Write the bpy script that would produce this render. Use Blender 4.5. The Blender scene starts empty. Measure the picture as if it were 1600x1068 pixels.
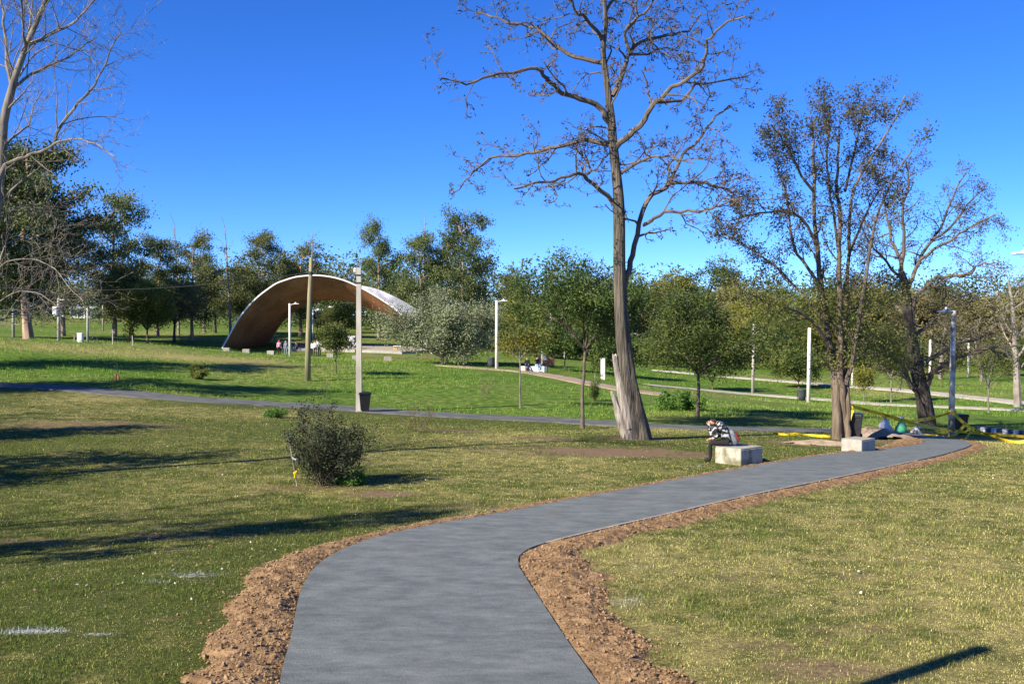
import bpy, bmesh, math, random
import numpy as np
from mathutils import Vector, Matrix

# ------------------------------------------------------------------ camera, sky, sun, exposure
scene = bpy.context.scene
COL = scene.collection
CAMZ = 3.5                      # camera height over world zero
HORIZON = 500.0                 # row of the horizon in the 1600 x 1068 photograph
FPX = 1600.0                    # focal length in photograph pixels
PITCH = math.atan((534.0 - HORIZON) / FPX)
cam_data = bpy.data.cameras.new('camera')
cam_data.sensor_width = 36.0
cam_data.lens = 36.0
cam_data.clip_start = 0.1
cam_data.clip_end = 6000.0
cam = bpy.data.objects.new('camera', cam_data)
COL.objects.link(cam)
cam.location = (0, 0, CAMZ)
cam.rotation_euler = (math.pi / 2 - PITCH, 0, 0)
scene.camera = cam

SUN_ELEV = math.radians(32.0)
SHADOW_AZ = math.radians(37.0)   # direction shadows run on the ground, from +X towards +Y
world = bpy.data.worlds.new('World')
scene.world = world
world.use_nodes = True
wn = world.node_tree.nodes
wl = world.node_tree.links
for n in list(wn):
    wn.remove(n)
sky = wn.new('ShaderNodeTexSky')
sky.sky_type = 'NISHITA'
sky.sun_disc = False
sky.sun_elevation = SUN_ELEV
# sun position is opposite to the shadow direction; Nishita rotation 0 puts the sun at +Y, turning clockwise
sunx, suny = -math.cos(SHADOW_AZ), -math.sin(SHADOW_AZ)
sky.sun_rotation = math.atan2(sunx, suny)
sky.altitude = 500.0
sky.air_density = 0.6
sky.dust_density = 0.0
sky.ozone_density = 9.0
hsv = wn.new('ShaderNodeHueSaturation')
hsv.inputs['Saturation'].default_value = 1.12
hsv.inputs['Hue'].default_value = 0.510
bg = wn.new('ShaderNodeBackground')
bg.inputs['Strength'].default_value = 0.108
wout = wn.new('ShaderNodeOutputWorld')
wl.new(sky.outputs['Color'], hsv.inputs['Color'])
wl.new(hsv.outputs['Color'], bg.inputs['Color'])
wl.new(bg.outputs['Background'], wout.inputs['Surface'])

sun_data = bpy.data.lights.new('sun', 'SUN')
sun_data.energy = 5.0
sun_data.angle = math.radians(0.53)
sun_data.color = (1.0, 0.90, 0.74)
sun = bpy.data.objects.new('sun', sun_data)
COL.objects.link(sun)
sdir = Vector((-sunx * math.cos(SUN_ELEV), -suny * math.cos(SUN_ELEV), -math.sin(SUN_ELEV)))
sun.rotation_euler = sdir.to_track_quat('-Z', 'Y').to_euler()
sun.location = (-30, -20, 40)

scene.view_settings.view_transform = 'Standard'
scene.view_settings.look = 'None'
scene.view_settings.exposure = 1.15
scene.view_settings.gamma = 1.0
scene.view_settings.use_curve_mapping = False
scene.cycles.use_denoising = True
scene.cycles.max_bounces = 6
scene.cycles.diffuse_bounces = 3
scene.cycles.transparent_max_bounces = 4

rng = np.random.default_rng(7)
random.seed(7)
PI = math.pi

# ------------------------------------------------------------------ terrain
def ray(px, py):
    """direction of the sight line through a photograph pixel, scaled so that Y = 1"""
    cx = (px - 800.0) / FPX
    cy = -(py - 534.0) / FPX
    c, s = math.cos(PITCH), math.sin(PITCH)
    # camera looks along +Y tilted down by PITCH
    y = c + cy * s
    z = -s + cy * c
    return cx / y, z / y

_ctrl = []      # (X, Y, z relative to the camera)
def cp(px, py, d):
    rx, rz = ray(px, py)
    _ctrl.append((rx * d, d, rz * d))
for a in [(100,1060,9.5),(680,1068,9.4),(1500,1060,9.5),(650,880,14.7),(0,860,15.6),(1500,900,14.0),(1590,800,19.5),
          (500,757,23.2),(0,750,23.8),(1150,727,26.7),(1590,740,26.0),(820,740,25.0),(1340,704,33.0),(1306,688,36.5),(995,687,34.4),
          (1487,681,45.0),(1440,667,48.0),(1590,700,36.0),(0,600,52.0),(200,614,50.0),(562,643,49.0),(900,666,44.0),(1100,673,41.5),
          (1250,678,40.5),(0,680,33.0),(250,670,35.0),(300,700,30.0),(600,690,32.0),
          (482,595,66.0),(530,584,70.0),(183,593,57.0),(0,531,84.0),(130,536,88.0),(30,530,100.0),(230,537,98.0),(347,544,116.0),
          (300,556,80.0),(453,557,112.0),(600,547,118.0),(690,569,99.0),(606,528,150.0),(777,576,90.0),(840,576,95.0),(940,593,84.0),
          (700,620,58.0),(1090,651,50.0),(1040,611,75.0),(1177,615,88.0),(1264,629,79.0),(1600,642,70.0),(1596,630,77.0),
          (1100,585,110.0),(1377,607,95.0),(1513,588,118.0),(1300,566,145.0),(1000,566,135.0),(800,545,145.0),(300,512,170.0),
          (50,494,200.0),(640,522,170.0),(640,503,240.0),(1300,538,220.0),(1000,526,230.0),(1600,538,220.0),(200,488,240.0)]:
    cp(*a)
for X, Y, z in [(-20,0,-3.1),(20,0,-3.3),(0,-15,-2.9),(-40,20,-2.9),(-45,45,-2.4),(-60,70,-1.2),(45,30,-5.2),(60,60,-6.0),(90,110,-6.2),(-40,-20,-2.6),
                (40,-20,-3.6),(-110,120,-0.5),(-300,400,3.0),(0,450,1.0),(300,400,-2.0),(-900,1500,6.0),(0,1500,6.0),(900,1500,6.0),
                (-500,100,1.0),(500,100,-5.0),(-500,-100,-1.0),(500,-100,-4.0),(0,-120,-2.0)]:
    _ctrl.append((X, Y, z))
_C = np.array(_ctrl, float)
def _phi(r2):
    return 0.5 * r2 * np.log(r2 + 1e-9)
_S = 100.0
_P = _C[:, :2] / _S
_n = len(_P)
_D2 = ((_P[:, None, :] - _P[None, :, :]) ** 2).sum(-1)
_A = np.zeros((_n + 3, _n + 3))
_A[:_n, :_n] = _phi(_D2) + np.eye(_n) * 0.0006
_A[:_n, _n] = 1
_A[:_n, _n + 1:] = _P
_A[_n, :_n] = 1
_A[_n + 1:, :_n] = _P.T
_W = np.linalg.solve(_A, np.concatenate([_C[:, 2], np.zeros(3)]))

def height(X, Y):
    """ground height (world z) at arrays of X, Y"""
    X = np.atleast_1d(np.asarray(X, float)); Y = np.atleast_1d(np.asarray(Y, float))
    out = np.empty(X.size)
    xf, yf = X.ravel() / _S, Y.ravel() / _S
    for i in range(0, X.size, 60000):
        x = xf[i:i + 60000]; y = yf[i:i + 60000]
        d2 = (x[:, None] - _P[None, :, 0]) ** 2 + (y[:, None] - _P[None, :, 1]) ** 2
        out[i:i + 60000] = _phi(d2) @ _W[:_n] + _W[_n] + x * _W[_n + 1] + y * _W[_n + 2]
    return out.reshape(X.shape) + CAMZ
def hz(x, y):
    return float(height(x, y)[0])
_ys = np.concatenate([np.arange(6, 60, 0.1), np.arange(60, 320, 0.4)])
def at(px, py):
    """the point of the ground that the photograph shows at a pixel"""
    rx, rz = ray(px, py)
    g = height(rx * _ys, _ys) - (CAMZ + rz * _ys)
    k = np.argmax(g > 0)
    if g[k] <= 0:
        k = len(_ys) - 1
    if k == 0:
        y = _ys[0]
    else:
        t = g[k - 1] / (g[k - 1] - g[k]); y = _ys[k - 1] + t * (_ys[k] - _ys[k - 1])
    x = rx * y
    return Vector((x, y, hz(x, y)))
def on(px, d):
    """ground point in the column px of the photograph at distance d"""
    rx, _ = ray(px, 520)
    return Vector((rx * d, d, hz(rx * d, d)))
def lift(px, py, d):
    """point at distance d on the sight line of a pixel (for traced limbs)"""
    rx, rz = ray(px, py)
    return Vector((rx * d, d, CAMZ + rz * d))
def catmull(pts, n):
    pts = [np.array(p, float) for p in pts]
    P = [2 * pts[0] - pts[1]] + pts + [2 * pts[-1] - pts[-2]]
    out = []
    for i in range(1, len(P) - 2):
        for k in range(n):
            t = k / n
            a, b, c, d = P[i - 1], P[i], P[i + 1], P[i + 2]
            out.append(0.5 * ((2 * b) + (c - a) * t + (2 * a - 5 * b + 4 * c - d) * t * t + (3 * b - a - 3 * c + d) * t ** 3))
    out.append(pts[-1])
    return np.array(out)

# ------------------------------------------------------------------ materials
MATS = {}
def mat(name, col, col2=None, scale=8.0, rough=0.8, bump=0.0, bump_scale=None, metallic=0.0, detail=6.0, stretch=(1,1,1), spec=0.3, vary=0.0, lo=0.35, hi=0.65, trans=0.0):
    m = bpy.data.materials.new(name); m.use_nodes = True
    nt = m.node_tree; N = nt.nodes; L = nt.links
    b = N['Principled BSDF']
    b.inputs['Roughness'].default_value = rough
    b.inputs['Metallic'].default_value = metallic
    b.inputs['Specular IOR Level'].default_value = spec
    b.inputs['Base Color'].default_value = (*col, 1)
    src = None
    tc = N.new('ShaderNodeTexCoord')
    mp = N.new('ShaderNodeMapping'); mp.inputs['Scale'].default_value = stretch
    L.new(tc.outputs['Object'], mp.inputs['Vector'])
    if col2 is not None:
        nz = N.new('ShaderNodeTexNoise'); nz.inputs['Scale'].default_value = scale; nz.inputs['Detail'].default_value = detail
        L.new(mp.outputs['Vector'], nz.inputs['Vector'])
        rp = N.new('ShaderNodeValToRGB')
        rp.color_ramp.elements[0].position = lo; rp.color_ramp.elements[1].position = hi
        rp.color_ramp.elements[0].color = (*col, 1); rp.color_ramp.elements[1].color = (*col2, 1)
        L.new(nz.outputs['Fac'], rp.inputs['Fac'])
        src = rp.outputs['Color']
    if vary > 0:
        oi = N.new('ShaderNodeObjectInfo')
        h = N.new('ShaderNodeHueSaturation')
        r1 = N.new('ShaderNodeMapRange'); r1.inputs['To Min'].default_value = 0.5 - 0.035 * vary; r1.inputs['To Max'].default_value = 0.5 + 0.02 * vary
        r2 = N.new('ShaderNodeMapRange'); r2.inputs['To Min'].default_value = 1 - 0.3 * vary; r2.inputs['To Max'].default_value = 1 + 0.3 * vary
        ml = N.new('ShaderNodeMath'); ml.operation = 'MULTIPLY'; ml.inputs[1].default_value = 7.31
        fr = N.new('ShaderNodeMath'); fr.operation = 'FRACT'
        L.new(oi.outputs['Random'], r1.inputs['Value']); L.new(oi.outputs['Random'], ml.inputs[0]); L.new(ml.outputs[0], fr.inputs[0]); L.new(fr.outputs[0], r2.inputs['Value'])
        L.new(r1.outputs['Result'], h.inputs['Hue']); L.new(r2.outputs['Result'], h.inputs['Value'])
        if src is not None: L.new(src, h.inputs['Color'])
        else: h.inputs['Color'].default_value = (*col, 1)
        src = h.outputs['Color']
    if src is not None:
        L.new(src, b.inputs['Base Color'])
    if bump > 0:
        nb = N.new('ShaderNodeTexNoise'); nb.inputs['Scale'].default_value = bump_scale or scale * 3; nb.inputs['Detail'].default_value = 8
        L.new(mp.outputs['Vector'], nb.inputs['Vector'])
        bm_ = N.new('ShaderNodeBump'); bm_.inputs['Strength'].default_value = 1.0; bm_.inputs['Distance'].default_value = bump
        L.new(nb.outputs['Fac'], bm_.inputs['Height']); L.new(bm_.outputs['Normal'], b.inputs['Normal'])
    if trans > 0:
        tr = N.new('ShaderNodeBsdfTranslucent'); mx = N.new('ShaderNodeMixShader'); mx.inputs['Fac'].default_value = trans
        if src is not None: L.new(src, tr.inputs['Color'])
        else: tr.inputs['Color'].default_value = (*col, 1)
        L.new(b.outputs['BSDF'], mx.inputs[1]); L.new(tr.outputs['BSDF'], mx.inputs[2])
        L.new(mx.outputs['Shader'], N['Material Output'].inputs['Surface'])
    MATS[name] = m
    return m

def attr_mat(name, rough=0.85, trans=0.0):
    m = bpy.data.materials.new(name); m.use_nodes = True
    nt = m.node_tree; N = nt.nodes; L = nt.links
    b = N['Principled BSDF']; b.inputs['Roughness'].default_value = rough; b.inputs['Specular IOR Level'].default_value = 0.15
    a = N.new('ShaderNodeAttribute'); a.attribute_name = 'tint'
    L.new(a.outputs['Color'], b.inputs['Base Color'])
    if trans > 0:
        tr = N.new('ShaderNodeBsdfTranslucent'); mx = N.new('ShaderNodeMixShader'); mx.inputs['Fac'].default_value = trans
        L.new(a.outputs['Color'], tr.inputs['Color'])
        L.new(b.outputs['BSDF'], mx.inputs[1]); L.new(tr.outputs['BSDF'], mx.inputs[2])
        L.new(mx.outputs['Shader'], N['Material Output'].inputs['Surface'])
    MATS[name] = m
    return m

mat('concrete_new', (0.165,0.180,0.160), (0.225,0.240,0.215), 1.1, 0.8, 0.004, 30, stretch=(1,1,1), detail=9, lo=0.3, hi=0.7)
mat('asphalt_old', (0.075,0.08,0.08), (0.13,0.13,0.125), 1.5, 0.85, 0.006, 25)
mat('pale_path', (0.34,0.30,0.25), (0.44,0.40,0.34), 1.0, 0.9, 0.01, 12)
mat('dirt_path', (0.26,0.19,0.13), (0.36,0.28,0.20), 1.0, 0.9, 0.01, 12)
mat('soil', (0.145,0.090,0.047), (0.275,0.180,0.098), 7.0, 0.95, 0.03, 28, spec=0.05)
mat('clod', (0.17,0.108,0.058), (0.305,0.203,0.113), 3.0, 0.95, 0.0, spec=0.05)
mat('sand', (0.26,0.20,0.13), (0.40,0.31,0.21), 5.0, 0.95, 0.02, 20)
mat('lit_edge', (0.42,0.36,0.28), (0.28,0.24,0.19), 5.0, 0.9)  # pale tone puts sunlight on the slab's edge into the colour
mat('concrete', (0.25,0.24,0.205), (0.35,0.335,0.29), 4.0, 0.85, 0.006, 30)
mat('concrete_bench', (0.145,0.135,0.075), (0.37,0.345,0.275), 3.2, 0.85, 0.008, 25, lo=0.4, hi=0.56)
mat('concrete_post', (0.29,0.275,0.23), (0.43,0.41,0.36), 3.0, 0.8, 0.004, 20, stretch=(1,1,0.25))
mat('white_post', (0.62,0.60,0.55), (0.74,0.73,0.69), 2.0, 0.7, 0.002, 20, stretch=(1,1,0.3))
mat('mottled_post', (0.19,0.185,0.165), (0.46,0.45,0.41), 2.2, 0.8, 0.003, 20, lo=0.44, hi=0.56)
mat('wood_post', (0.17,0.15,0.085), (0.29,0.26,0.15), 3.0, 0.85, 0.01, 14, stretch=(3,3,0.2))
mat('steel_green', (0.24,0.28,0.25), (0.32,0.36,0.33), 2.0, 0.6)
mat('lamp_white', (0.72,0.73,0.74), rough=0.4)
mat('lamp_blue', (0.11,0.17,0.28), rough=0.4)
mat('dark_metal', (0.03,0.032,0.035), rough=0.5)
mat('bin_black', (0.014,0.014,0.016), (0.022,0.022,0.025), 4.0, 0.45, spec=0.5)
mat('bin_grey', (0.035,0.04,0.05), (0.06,0.066,0.08), 6.0, 0.4, spec=0.5)
mat('rubber', (0.012,0.012,0.012), rough=0.8)
mat('bark_grey', (0.040,0.034,0.026), (0.15,0.13,0.10), 3.4, 0.9, 0.09, 5, stretch=(5,5,0.3))
mat('bark_twig', (0.085,0.066,0.05), (0.15,0.12,0.09), 3.0, 0.9)
mat('bark_brown', (0.085,0.064,0.044), (0.20,0.155,0.108), 3.0, 0.9, 0.03, 7, stretch=(4,4,0.4))
mat('bark_dark', (0.028,0.023,0.02), (0.085,0.07,0.058), 2.5, 0.95, 0.04, 6, stretch=(3,3,0.4))
mat('bark_pale', (0.10,0.088,0.070), (0.235,0.205,0.165), 3.0, 0.85, 0.01, 8, stretch=(2,2,0.5))
mat('bark_euc', (0.16,0.11,0.075), (0.42,0.31,0.22), 1.2, 0.85, 0.02, 6, stretch=(2,2,0.3))
mat('dead_wood', (0.12,0.10,0.08), (0.36,0.325,0.28), 3.0, 0.9, 0.03, 7, stretch=(4,4,0.4))
mat('snag_wood', (0.16,0.135,0.115), (0.28,0.25,0.22), 2.0, 0.9)
mat('leaf_euc', (0.060,0.090,0.026), (0.160,0.185,0.058), 0.45, 0.5, vary=0.8, trans=0.28)
mat('leaf_euc_dark', (0.038,0.060,0.021), (0.105,0.132,0.044), 0.45, 0.5, vary=0.7, trans=0.25)
mat('leaf_mid', (0.048,0.080,0.017), (0.145,0.178,0.037), 0.5, 0.55, vary=0.9, trans=0.32)
mat('leaf_olive', (0.11,0.135,0.065), (0.24,0.27,0.15), 0.6, 0.6, trans=0.15)
mat('leaf_yellow', (0.105,0.125,0.02), (0.24,0.23,0.035), 0.7, 0.6, vary=0.5, trans=0.25)
mat('leaf_brown', (0.115,0.11,0.042), (0.22,0.20,0.085), 0.5, 0.7, vary=0.8, trans=0.25)
mat('leaf_acacia', (0.032,0.068,0.015), (0.112,0.158,0.032), 0.8, 0.5, vary=0.4, trans=0.32)
mat('leaf_bush', (0.016,0.026,0.010), (0.058,0.075,0.030), 6.0, 0.6, trans=0.1)
mat('leaf_fresh', (0.07,0.16,0.025), (0.13,0.24,0.04), 4.0, 0.6, trans=0.3)
mat('leaf_autumn', (0.040,0.040,0.018), (0.105,0.095,0.042), 1.5, 0.7, trans=0.2)
mat('leaf_autumn_green', (0.13,0.155,0.032), (0.26,0.265,0.06), 1.5, 0.7, trans=0.4)
mat('pod', (0.030,0.028,0.018), (0.080,0.068,0.038), 2.0, 0.7)
mat('brick_under', (0.13,0.055,0.028), (0.24,0.11,0.055), 1.6, 0.85)
mat('vault_top', (0.36,0.37,0.38), (0.60,0.60,0.60), 0.6, 0.85, 0.02, 4, lo=0.42, hi=0.6)
mat('white_paint', (0.80,0.80,0.78), (0.70,0.70,0.68), 2.0, 0.6)
mat('white_wall', (0.72,0.71,0.68), (0.60,0.59,0.56), 1.0, 0.8)
mat('roof_grey', (0.30,0.29,0.28), (0.38,0.37,0.36), 1.0, 0.8)
mat('glass_dark', (0.02,0.025,0.03), rough=0.1, spec=0.6)
mat('brick_red', (0.30,0.12,0.07), (0.40,0.19,0.12), 9.0, 0.85)
mat('mortar', (0.45,0.42,0.37), rough=0.9)
mat('painted_blue', (0.03,0.09,0.26), rough=0.5)
mat('kerb_blue', (0.05,0.065,0.09), (0.10,0.12,0.15), 4.0, 0.7)
mat('tape_yellow', (0.80,0.62,0.02), (0.86,0.70,0.06), 5.0, 0.45, trans=0.4)
mat('tape_black', (0.03,0.03,0.03), rough=0.5)
mat('stake_wood', (0.46,0.34,0.20), (0.34,0.25,0.15), 6.0, 0.85)
mat('orange_clay', (0.62,0.30,0.11), (0.52,0.25,0.09), 6.0, 0.85)
mat('skin', (0.50,0.27,0.18), rough=0.6)
mat('hair', (0.012,0.010,0.009), rough=0.6)
mat('hair_brown', (0.06,0.03,0.018), rough=0.6)
mat('cloth_black', (0.014,0.014,0.017), rough=0.9)
mat('cloth_navy', (0.018,0.024,0.055), rough=0.9)
mat('cloth_white', (0.74,0.74,0.74), rough=0.9)
mat('cloth_grey', (0.20,0.225,0.26), rough=0.9)
mat('cloth_slate', (0.09,0.105,0.13), (0.20,0.215,0.24), 9.0, 0.9)
mat('cloth_pink', (0.78,0.42,0.52), rough=0.9)
mat('cloth_red', (0.55,0.035,0.03), rough=0.9)
mat('cloth_jeans', (0.20,0.30,0.46), rough=0.9)
mat('cloth_darkred', (0.17,0.02,0.02), rough=0.9)
mat('sack_white', (0.74,0.74,0.73), (0.55,0.53,0.55), 9.0, 0.5)
mat('sack_green', (0.03,0.22,0.13), (0.05,0.30,0.18), 9.0, 0.5)
mat('sack_grey', (0.05,0.055,0.07), (0.50,0.50,0.52), 7.0, 0.5, lo=0.45, hi=0.6)
mat('sack_yellow', (0.75,0.48,0.04), (0.60,0.20,0.06), 8.0, 0.5)
mat('cable', (0.015,0.015,0.015), rough=0.6)
attr_mat('grass_blade', 0.8, 0.25)
attr_mat('litter', 0.9)

def pattern_mat(name, scale, thr=0.5):
    """black cloth printed with white block marks"""
    m = bpy.data.materials.new(name); m.use_nodes = True
    N = m.node_tree.nodes; L = m.node_tree.links
    b = N['Principled BSDF']; b.inputs['Roughness'].default_value = 0.9
    tc = N.new('ShaderNodeTexCoord')
    v = N.new('ShaderNodeTexVoronoi'); v.distance = 'MANHATTAN'; v.inputs['Scale'].default_value = scale
    r = N.new('ShaderNodeValToRGB'); r.color_ramp.interpolation = 'CONSTANT'
    r.color_ramp.elements[0].color = (0.012, 0.012, 0.014, 1); r.color_ramp.elements[1].color = (0.45, 0.46, 0.48, 1)
    r.color_ramp.elements[1].position = thr
    sp = N.new('ShaderNodeSeparateColor')
    L.new(tc.outputs['Object'], v.inputs['Vector']); L.new(v.outputs['Color'], sp.inputs['Color']); L.new(sp.outputs[0], r.inputs['Fac'])
    L.new(r.outputs['Color'], b.inputs['Base Color'])
    MATS[name] = m
pattern_mat('cloth_print', 17.0, 0.62)
pattern_mat('mural_print', 5.0, 0.42)

def brick_mat():
    """underside of the vault: rows of thin bricks far too small to pick apart here"""
    m = MATS['brick_under']
    N = m.node_tree.nodes; L = m.node_tree.links
    b = N['Principled BSDF']
    uv = N.new('ShaderNodeUVMap')
    br = N.new('ShaderNodeTexBrick')
    br.inputs['Scale'].default_value = 1.0
    br.inputs['Brick Width'].default_value = 0.30; br.inputs['Row Height'].default_value = 0.16; br.inputs['Mortar Size'].default_value = 0.012
    br.inputs['Color1'].default_value = (0.33, 0.145, 0.066, 1); br.inputs['Color2'].default_value = (0.43, 0.205, 0.10, 1)
    br.inputs['Mortar'].default_value = (0.13, 0.075, 0.05, 1)
    L.new(uv.outputs['UV'], br.inputs['Vector'])
    nz = N.new('ShaderNodeTexNoise'); nz.inputs['Scale'].default_value = 0.35; nz.inputs['Detail'].default_value = 6
    tc = N.new('ShaderNodeTexCoord'); L.new(tc.outputs['Object'], nz.inputs['Vector'])
    mx = N.new('ShaderNodeMixRGB'); mx.blend_type = 'MULTIPLY'; mx.inputs['Fac'].default_value = 0.8
    rp = N.new('ShaderNodeValToRGB'); rp.color_ramp.elements[0].color = (0.55, 0.48, 0.45, 1); rp.color_ramp.elements[0].position = 0.35
    rp.color_ramp.elements[1].color = (1.1, 1.05, 1.0, 1); rp.color_ramp.elements[1].position = 0.65
    L.new(nz.outputs['Fac'], rp.inputs['Fac'])
    L.new(br.outputs['Color'], mx.inputs['Color1']); L.new(rp.outputs['Color'], mx.inputs['Color2'])
    L.new(mx.outputs['Color'], b.inputs['Base Color'])
brick_mat()

def path_mat():
    m = MATS['concrete_new']; N = m.node_tree.nodes; L = m.node_tree.links; b = N['Principled BSDF']
    tc = N.new('ShaderNodeTexCoord')
    def noise(scale, st, detail=8.0, rough=.65):
        mp = N.new('ShaderNodeMapping'); mp.inputs['Scale'].default_value = st; mp.inputs['Rotation'].default_value = (0, 0, .25)
        L.new(tc.outputs['Object'], mp.inputs['Vector'])
        n = N.new('ShaderNodeTexNoise'); n.inputs['Scale'].default_value = scale; n.inputs['Detail'].default_value = detail; n.inputs['Roughness'].default_value = rough
        L.new(mp.outputs['Vector'], n.inputs['Vector']); return n.outputs['Fac']
    def ramp(f, c0, c1, p0, p1):
        r = N.new('ShaderNodeValToRGB'); r.color_ramp.elements[0].position = p0; r.color_ramp.elements[1].position = p1
        r.color_ramp.elements[0].color = (*c0, 1); r.color_ramp.elements[1].color = (*c1, 1); L.new(f, r.inputs['Fac']); return r.outputs['Color']
    def mix(mode, fac, a, c):
        x = N.new('ShaderNodeMixRGB'); x.blend_type = mode
        if isinstance(fac, float): x.inputs['Fac'].default_value = fac
        else: L.new(fac, x.inputs['Fac'])
        L.new(a, x.inputs['Color1']); L.new(c, x.inputs['Color2']); return x.outputs['Color']
    stain = ramp(noise(1.9, (1, 1.8, 1), 10, .72), (.092, .106, .106), (.172, .190, .186), .36, .66)
    brown = ramp(noise(.6, (1, 1, 1), 7), (.125, .102, .074), (.125, .102, .074), .4, .6)
    bf = N.new('ShaderNodeMapRange'); bf.inputs['From Min'].default_value = .58; bf.inputs['From Max'].default_value = .75; bf.inputs['To Max'].default_value = .7
    L.new(noise(.55, (1.3, .8, 1), 8), bf.inputs['Value'])
    c = mix('MIX', bf.outputs['Result'], stain, brown)
    streak = ramp(noise(3.2, (.7, 5.5, 1), 6), (.88, .88, .88), (1.12, 1.12, 1.12), .3, .7)
    speck = ramp(noise(60, (1, 1, 1), 4, .8), (.68, .68, .68), (1.32, 1.32, 1.32), .3, .7)
    c = mix('MULTIPLY', 1.0, c, streak); c = mix('MULTIPLY', 1.0, c, speck)
    L.new(c, b.inputs['Base Color'])
    bp = N.new('ShaderNodeBump'); bp.inputs['Distance'].default_value = .012; bp.inputs['Strength'].default_value = .8
    ad = N.new('ShaderNodeMath'); ad.operation = 'ADD'; L.new(noise(9, (.8, 4, 1), 6), ad.inputs[0]); L.new(noise(45, (1, 1, 1), 5, .8), ad.inputs[1])
    L.new(ad.outputs[0], bp.inputs['Height']); L.new(bp.outputs['Normal'], b.inputs['Normal'])
path_mat()

def ground_mat():
    m = bpy.data.materials.new('lawn'); m.use_nodes = True
    N = m.node_tree.nodes; L = m.node_tree.links
    b = N['Principled BSDF']; b.inputs['Roughness'].default_value = 0.95; b.inputs['Specular IOR Level'].default_value = 0.08
    tc = N.new('ShaderNodeTexCoord')
    at_ = N.new('ShaderNodeAttribute'); at_.attribute_name = 'cover'
    sp = N.new('ShaderNodeSeparateColor'); L.new(at_.outputs['Color'], sp.inputs['Color'])
    def noise(scale, detail=8.0, rough=0.6):
        n = N.new('ShaderNodeTexNoise'); n.inputs['Scale'].default_value = scale; n.inputs['Detail'].default_value = detail; n.inputs['Roughness'].default_value = rough
        L.new(tc.outputs['Object'], n.inputs['Vector']); return n
    def ramp(fac, c0, c1, p0=0.35, p1=0.65):
        r = N.new('ShaderNodeValToRGB'); r.color_ramp.elements[0].position = p0; r.color_ramp.elements[1].position = p1
        r.color_ramp.elements[0].color = (*c0, 1); r.color_ramp.elements[1].color = (*c1, 1); L.new(fac, r.inputs['Fac']); return r.outputs['Color']
    def mix(f, a, c):
        x = N.new('ShaderNodeMixRGB'); L.new(f, x.inputs['Fac']); L.new(a, x.inputs['Color1']); L.new(c, x.inputs['Color2']); return x.outputs['Color']
    def thresh(attr_out, noise_out, lo, hi, amt=0.6):
        ad = N.new('ShaderNodeMath'); ad.operation = 'MULTIPLY_ADD'; ad.inputs[1].default_value = amt
        L.new(noise_out, ad.inputs[0]); L.new(attr_out, ad.inputs[2])
        mr = N.new('ShaderNodeMapRange'); mr.inputs['From Min'].default_value = lo + amt * 0.5; mr.inputs['From Max'].default_value = hi + amt * 0.5
        L.new(ad.outputs[0], mr.inputs['Value']); return mr.outputs['Result']
    n_big = noise(0.35, 6); n_mid = noise(2.2, 8, 0.65); n_fine = noise(16.0, 9, 0.8); n_vf = noise(70.0, 4, 0.7)
    green = ramp(n_fine.outputs['Fac'], (0.022, 0.032, 0.008), (0.135, 0.155, 0.036))
    lush = ramp(n_mid.outputs['Fac'], (0.042, 0.088, 0.010), (0.125, 0.215, 0.028))
    dry = ramp(n_fine.outputs['Fac'], (0.11, 0.095, 0.035), (0.48, 0.405, 0.16))
    dirt = ramp(n_fine.outputs['Fac'], (0.13, 0.085, 0.052), (0.27, 0.185, 0.12))
    ash = ramp(n_vf.outputs['Fac'], (0.22, 0.24, 0.22), (0.62, 0.64, 0.64))
    lush_f = N.new('ShaderNodeMapRange'); L.new(at_.outputs['Alpha'], lush_f.inputs['Value'])
    c = mix(lush_f.outputs['Result'], green, lush)
    c = mix(thresh(sp.outputs[1], n_mid.outputs['Fac'], 0.25, 0.85, 1.9), c, dry)
    n_brk = noise(5.0, 10, 0.75)
    c = mix(thresh(sp.outputs[0], n_brk.outputs['Fac'], 0.35, 0.95, 2.4), c, dirt)
    n_ash = noise(13.0, 10, 0.8)
    c = mix(thresh(sp.outputs[2], n_ash.outputs['Fac'], 0.5, 0.8, 2.6), c, ash)
    L.new(c, b.inputs['Base Color'])
    bp = N.new('ShaderNodeBump'); bp.inputs['Distance'].default_value = 0.05; bp.inputs['Strength'].default_value = 0.9
    ad = N.new('ShaderNodeMath'); ad.operation = 'ADD'; L.new(n_fine.outputs['Fac'], ad.inputs[0]); L.new(n_mid.outputs['Fac'], ad.inputs[1])
    L.new(ad.outputs[0], bp.inputs['Height']); L.new(bp.outputs['Normal'], b.inputs['Normal'])
    MATS['lawn'] = m
ground_mat()

# ------------------------------------------------------------------ mesh helpers
def mesh_arrays(name, verts, faces, k):
    """mesh from an (n,3) array and an (m,k) array of corner indices"""
    verts = np.ascontiguousarray(verts, dtype=np.float32); faces = np.ascontiguousarray(faces, dtype=np.int32)
    me = bpy.data.meshes.new(name)
    me.vertices.add(len(verts)); me.vertices.foreach_set('co', verts.ravel())
    me.loops.add(faces.size); me.loops.foreach_set('vertex_index', faces.ravel())
    me.polygons.add(len(faces)); me.polygons.foreach_set('loop_start', np.arange(0, faces.size, k, dtype=np.int32))
    me.polygons.foreach_set('use_smooth', np.zeros(len(faces), dtype=bool))
    me.update(calc_edges=True); me.validate()
    return me
def link(name, me, m=None, parent=None, smooth=False):
    if m is not None and not me.materials:
        me.materials.append(MATS[m] if isinstance(m, str) else m)
    o = bpy.data.objects.new(name, me); COL.objects.link(o)
    if parent is not None: o.parent = parent
    if smooth: me.polygons.foreach_set('use_smooth', np.ones(len(me.polygons), dtype=bool))
    return o
def tag(o, label=None, cat=None, group=None, kind=None):
    if label: o['label'] = label
    if cat: o['category'] = cat
    if group: o['group'] = group
    if kind: o['kind'] = kind
    return o
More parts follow.
